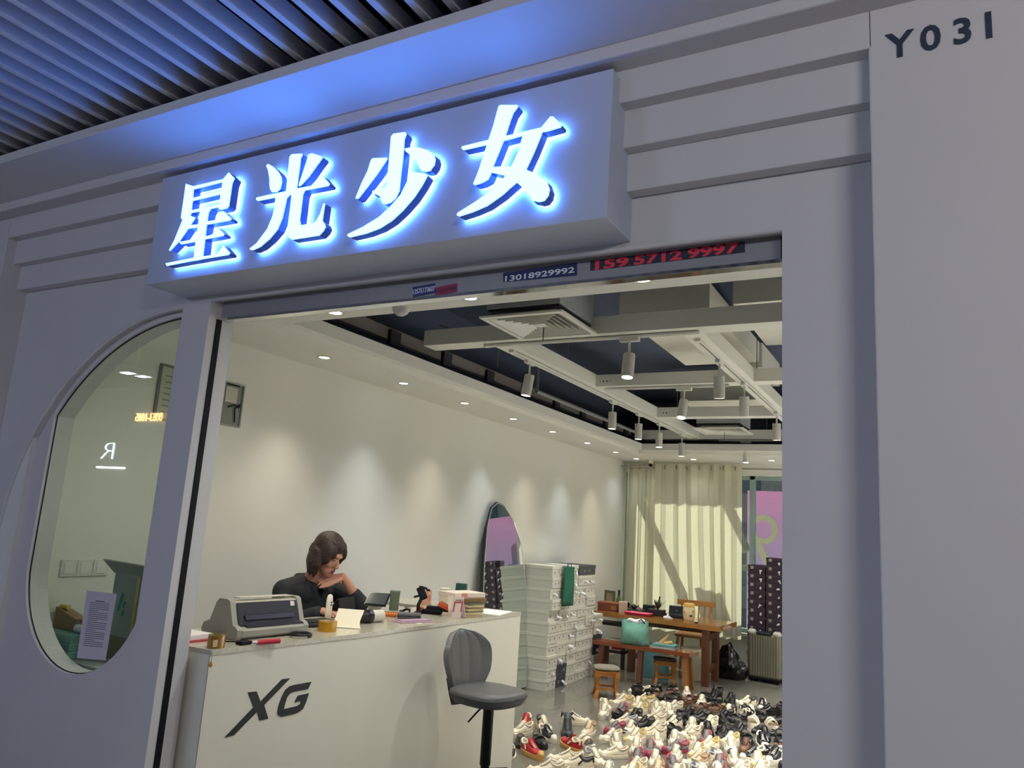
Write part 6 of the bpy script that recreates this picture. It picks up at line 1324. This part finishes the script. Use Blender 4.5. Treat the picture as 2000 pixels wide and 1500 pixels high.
# the large spread: rows from front to back, most toes toward the door
rnd = random.Random(21)
def pick(y, x, u):
    if y > 7.75: return rnd.choice([('loafer', 'black'), ('loafer', 'black'), ('sneaker', 'black'), ('loafer', 'brown'), ('canvas', 'white_black'), ('sneaker', 'black_white'), ('boot', 'black')])
    if y > 7.1:
        if u < 0.35: return rnd.choice([('chunky', 'white_gold'), ('sneaker', 'white'), ('loafer', 'black'), ('canvas', 'white')])
        return rnd.choice([('loafer', 'black'), ('loafer', 'black'), ('sneaker', 'black'), ('loafer', 'brown'), ('flat', 'black'), ('sandal', 'white')])
    if y > 6.3:
        if u > 0.62: return rnd.choice([('loafer', 'black'), ('flat', 'black'), ('sneaker', 'black'), ('sneaker', 'black_white'), ('loafer', 'black'), ('canvas', 'brown')])
        return rnd.choice([('sneaker', 'white'), ('chunky', 'white_black'), ('chunky', 'white_gold'), ('sneaker', 'white_grey'), ('sneaker', 'black'), ('chunky', 'white'), ('canvas', 'grey_pink')])
    if u > 0.8: return rnd.choice([('flat', 'black'), ('chunky', 'white'), ('sneaker', 'black_white'), ('sneaker', 'white_grey')])
    return rnd.choice([('chunky', 'white'), ('sneaker', 'white'), ('sneaker', 'white_black'), ('chunky', 'white_gold'), ('canvas', 'grey_pink'), ('sneaker', 'white_grey'), ('canvas', 'white'), ('sneaker', 'beige')])
# outline of the spread on the floor (picture corners turned into floor points)
OUT = [at(*q, Z=0) for q in ((1188, 1500), (1195, 1440), (1178, 1400), (1188, 1383), (1235, 1362), (1262, 1345), (1330, 1350), (1400, 1372), (1440, 1376), (1505, 1388), (1560, 1402), (1600, 1530), (1330, 1560), (1160, 1540))]
poly = [(p_.x, p_.y) for p_ in OUT]
def inside(x, y):
    r_ = False; n = len(poly)
    for i in range(n):
        (x1, y1), (x2, y2) = poly[i], poly[(i + 1) % n]
        if (y1 > y) != (y2 > y) and x < (x2 - x1) * (y - y1) / (y2 - y1) + x1: r_ = not r_
    return r_
rows = []
yy = 4.75; ri = 0
while yy < 9.0:
    row = []; xx = -3.3 + (0.06 if ri % 2 else 0)
    while xx < -0.6:
        x = xx + rnd.uniform(-0.012, 0.012); y = yy + rnd.uniform(-0.03, 0.03)
        if inside(x, y) and free(x, y, 0.17): row.append((x, y))
        xx += 0.150
    if row: rows.append(row)
    yy += 0.235; ri += 1
for i, row in enumerate(rows):
    x0, x1 = row[0][0], row[-1][0]
    for j, (x, y) in enumerate(row):
        u = (x - x0) / max(0.01, x1 - x0)
        k_, c_ = pick(y, x, u)
        yaw_ = math.radians(rnd.choice((255, 265, 275, 285, 245, 300, 235, 220, 80)) + rnd.uniform(-10, 10))
        PLACE.append([x, y, yaw_, k_, c_, ('row', i, j), 0.0, rnd.uniform(0.88, 0.98)])
# push the shoes apart: each is three discs along its axis; stools, bench and counter end are fixed discs
import numpy as np
N = len(PLACE)
pos = np.array([[p[0], p[1]] for p in PLACE]); ax = np.array([[math.cos(p[2]), math.sin(p[2])] for p in PLACE])
offs = np.array([-0.092, -0.031, 0.031, 0.092]); RD = 0.053
fixed = np.array([(-2.965, 7.66, 0.17)] + [(-2.64 + 0.0, 4.4 + 0.12 * k, 0.08) for k in range(6)] + [(-2.36, 8.56, 0.07), (-2.36, 8.76, 0.07), (-2.2, 3.9, 0.24), (-2.715, 8.70, 0.19)])
for it in range(160):
    cc = (pos[:, None, :] + ax[:, None, :] * offs[None, :, None]).reshape(-1, 2)
    idx = np.repeat(np.arange(N), 4)
    d = cc[:, None, :] - cc[None, :, :]
    dist = np.sqrt((d ** 2).sum(-1)) + 1e-9
    over = np.clip(2 * RD - dist, 0, None); over[idx[:, None] == idx[None, :]] = 0
    push = (d / dist[..., None] * over[..., None]).sum(1) * 0.22
    for fx, fy, fr in fixed:
        dd = cc - np.array((fx, fy)); dl = np.sqrt((dd ** 2).sum(-1)) + 1e-9
        push += dd / dl[:, None] * np.clip(RD + fr - dl, 0, None)[:, None] * 0.5
    mv = np.zeros_like(pos); np.add.at(mv, idx, push)
    # turn a little with the couple of the pushes
    tq = np.zeros(N); np.add.at(tq, idx, (np.tile(offs, N)) * (ax[idx][:, 0] * push[:, 1] - ax[idx][:, 1] * push[:, 0]))
    pos += np.clip(mv, -0.02, 0.02)
    th = np.arctan2(ax[:, 1], ax[:, 0]) + np.clip(tq * 14, -0.03, 0.03)
    ax = np.stack([np.cos(th), np.sin(th)], 1)
for n_, p in enumerate(PLACE):
    k_, c_, tagp = p[3], p[4], p[5]
    if tagp[0] == 'left': lb = '%s %s %s' % (CNAME[c_], KNAME[k_], beside[tagp[1]])
    else: lb = '%s %s, %s row of the floor spread, %s from left' % (CNAME[c_], KNAME[k_], ORD[tagp[1]], ORD[tagp[2]])
    make_shoe(k_, c_, float(pos[n_, 0]), float(pos[n_, 1]), math.atan2(ax[n_, 1], ax[n_, 0]), lb, 0.0, 0.0, 0.0, p[7])
# ================================================================== OUTSIDE THE BACK WINDOW
tag(box('floor_street', (-14, YB + 0.2, -0.3), (14, 30, -0.12), mat('pavement', (176, 172, 164), 0.8)), 'pale street pavement beyond the back window', None, None, 'structure')
# banner hoarding with a ring-and-tail figure
bn2 = thing('street_banner', 'pink and lilac banner with a pale yellow figure nine outside the window', 'banner', (-1.6, 14.6, -0.12))
def banner_mat():
    m = bpy.data.materials.new('banner_print'); m.use_nodes = True; n = m.node_tree; b = n.nodes['Principled BSDF']
    tc = n.nodes.new('ShaderNodeTexCoord'); sp = n.nodes.new('ShaderNodeSeparateXYZ'); n.links.new(tc.outputs['Generated'], sp.inputs[0])
    cr = n.nodes.new('ShaderNodeValToRGB'); cr.color_ramp.elements[0].color = (*s2l((206, 204, 232)), 1); cr.color_ramp.elements[1].color = (*s2l((240, 196, 232)), 1)
    cr.color_ramp.elements[0].position = 0.35; cr.color_ramp.elements[1].position = 0.95
    n.links.new(sp.outputs['Z'], cr.inputs[0])
    n.nodes.remove(b); o = n.nodes['Material Output']; d = n.nodes.new('ShaderNodeBsdfDiffuse'); t = n.nodes.new('ShaderNodeBsdfTranslucent'); mx = n.nodes.new('ShaderNodeMixShader'); mx.inputs[0].default_value = 0.45
    n.links.new(cr.outputs[0], d.inputs[0]); n.links.new(cr.outputs[0], t.inputs[0]); n.links.new(d.outputs[0], mx.inputs[1]); n.links.new(t.outputs[0], mx.inputs[2]); n.links.new(mx.outputs[0], o.inputs[0])
    return m
bp0 = at(1462, 958, Y=14.6); bp1 = at(1462, 1100, Y=14.6)
MB().b2((bp0.x + 1.6 - 0.02, 0, 0.12), (3.4, 0.004, bp0.z + 0.12)).build('banner_panel', banner_mat(), bn2)
cen = at(1492, 1034, Y=14.6); rad = (at(1520, 1034, Y=14.6).x - cen.x)
ring_o = [(cen.x + 1.6 + rad * math.cos(i * 2 * PI / 40), cen.z + 0.12 + rad * 1.05 * math.sin(i * 2 * PI / 40)) for i in range(40)]
ring_i = [(cen.x + 1.6 + rad * 0.6 * math.cos(i * 2 * PI / 40), cen.z + 0.12 + rad * 0.66 * math.sin(i * 2 * PI / 40)) for i in range(40)]
yel = mat('banner_yellow', (250, 247, 210), 0.6)
f9 = MB().prism([ring_o, ring_i[::-1]], -0.03, 0.0)
tl9 = [at(*p_, Y=14.6) for p_ in ((1464, 1040), (1479, 1046), (1505, 1096), (1494, 1104))]
f9.prism([[(p_.x + 1.6, p_.z + 0.12) for p_ in tl9]], -0.029, 0.001)
f9.build('figure_nine', yel, bn2)
for x in (0.2, 1.6, 3.2): MB().b2((x, 0.12, 0), (x + 0.08, 0.2, 2.2)).build('post', mat('post_grey', (130, 132, 134), 0.5), bn2)
# building over the street
bd_ = thing('street_building', 'pale building with grey panels across the street', 'building', (0, 22, -0.12))
MB().b2((-14, 0, 0), (14, 1, 5.4)).build('wall', mat('street_wall', (190, 196, 190), 0.8, noise=0.05), bd_)
for i in range(14):
    for j in range(2): MB().b2((-13.4 + i * 2, -0.05, 0.6 + j * 2.5), (-12.2 + i * 2, 0.02, 2.3 + j * 2.5)).build('window', mat('street_glass', (120, 140, 146), 0.15), bd_)
# unseen slab, struts and flaps added outside to cast shadows on the curtain
aw = thing('shade_caster', 'unseen slab and slanted struts added outside to shade the curtain', 'awning', (-2.5, YB + 0.3, 2.85))
awm = mat('shade_caster_grey', (150, 156, 156), 0.6)
MB().b2((-2.6, 0, 0), (6.2, 0.42, 0.05)).build('shade_slab', awm, aw)
for x in (-1.75, -0.55): MB().tube([(x, 0.40, 0.02), (x + 0.75, 0.25, -1.35)], 0.07, 8).build('shade_strut', awm, aw)
for x in (-2.3, -0.95): MB().prism([[(x, -1.1), (x + 0.35, -1.15), (x + 0.6, -1.75), (x + 0.1, -1.5)]], 0.38, 0.39).build('shade_flap', awm, aw)
MB().b2((-2.6, 0.36, -1.62), (0.4, 0.42, -1.54)).build('shade_rail', awm, aw)
# no further shapes are added for the curtain shadows
# ================================================================== SHOP ACROSS THE WALKWAY (reflected in the arched pane)
def refl(x, y, Y=None, Z=None):
    d = RT * ((x - 1000) / F_PX) + UP * (-(y - 750) / F_PX) + FW
    p = CAM + d * (2.222 / d.y); r = Vector((d.x, -d.y, d.z))
    return p + r * (((Y - p.y) / r.y) if Y is not None else ((Z - p.z) / r.z))
OY = -3.9
os_ = thing('opposite_shopfront', 'shopfront across the walkway with a small lit logo and amber digits', 'shopfront', (-12.3, OY, 0))
def rl_(x, y): p = refl(x, y, Y=OY); return (p.x + 12.3, p.z)
l0, l1 = rl_(187, 911), rl_(240, 915)
MB().b2((-1.6, -0.08, 0), (2.0, -0.04, 2.9)).build('panel', mat('opp_panel', (120, 122, 124), 0.6), os_)
MB().cyl((l0[0], -0.02, (l0[1] + l1[1]) / 2), (l1[0], -0.02, (l0[1] + l1[1]) / 2), 0.016, seg=10).build('light_tube', emis('opp_tube', (0.9, 1.0, 0.95), 22), os_)
a0, a1 = rl_(262, 814), rl_(314, 814); wid = abs(a1[0] - a0[0]); hgt = abs(rl_(290, 806)[1] - rl_(290, 822)[1])
def wall_text(txt, cx, cz, w_, h_, m, bold):
    me = text_mesh(txt, 1.0, 0.01, bold); xs = [v.co.x for v in me.vertices]; ys = [v.co.y for v in me.vertices]
    for v in me.vertices: v.co = Vector((-(v.co.x - (max(xs) + min(xs)) / 2) * w_ / (max(xs) - min(xs)), v.co.z, (v.co.y - (max(ys) + min(ys)) / 2) * h_ / (max(ys) - min(ys))))
    return link('lettering', me, m, os_, (cx, -0.025, cz))
wall_text('0083-1085', (a0[0] + a1[0]) / 2, (a0[1] + a1[1]) / 2, wid, hgt, emis('opp_amber', (1.0, 0.55, 0.2), 26), 0.0)
lc = rl_(207, 880)
wall_text('R', lc[0], lc[1], 0.34, 0.28, emis('opp_white', (0.75, 0.85, 1.0), 16), -0.028)
MB().b2((-1.6, -0.04, 2.86), (2.0, 0.02, 2.93)).build('fascia', mat('opp_fascia', (150, 152, 152), 0.6), os_)
tl_ = thing('twin_ceiling_light', 'twin square ceiling light far along the walkway', 'lamp', (-8.29, -1.2, 3.1))
MB().b2((-0.12, -0.2, 0), (0.12, 0.2, 0.08), 0.004).build('housing', mat('lamp_housing', (225, 225, 225), 0.4), tl_)
MB().cyl((0, 0, 0.08), (0, 0, 0.52), 0.01, seg=8).build('hanger', mat('lamp_housing', (225, 225, 225), 0.4), tl_)
for yy in (-0.10, 0.10): MB().b2((-0.08, yy - 0.05, -0.006), (0.08, yy + 0.05, 0.001)).build('diffuser', emis('twin_face', (1, 1, 1), 20), tl_)
# unseen white platforms added to bounce light up to the ceiling and walls
for i, (x0, y0, x1, y1) in enumerate(((-0.25, 4.0, 1.1, 9.9), (1.35, 4.0, 2.7, 9.9))):
    t = thing('bounce_platform', 'unseen white platform added as a light reflector in the right half, %s' % ('nearer the middle' if i == 0 else 'along the right wall'), 'platform', ((x0 + x1) / 2, (y0 + y1) / 2, 0), 0, 'unseen white bounce platforms')
    w2, d2 = (x1 - x0) / 2, (y1 - y0) / 2
    MB().b2((-w2, -d2, 0.04), (w2, d2, 0.22), 0.004).build('plinth', mat('bounce_white', (232, 230, 224), 0.6), t)
    MB().b2((-w2 + 0.05, -d2 + 0.05, 0.0), (w2 - 0.05, d2 - 0.05, 0.04)).build('recessed_base', mat('bounce_base', (120, 118, 112), 0.6), t)
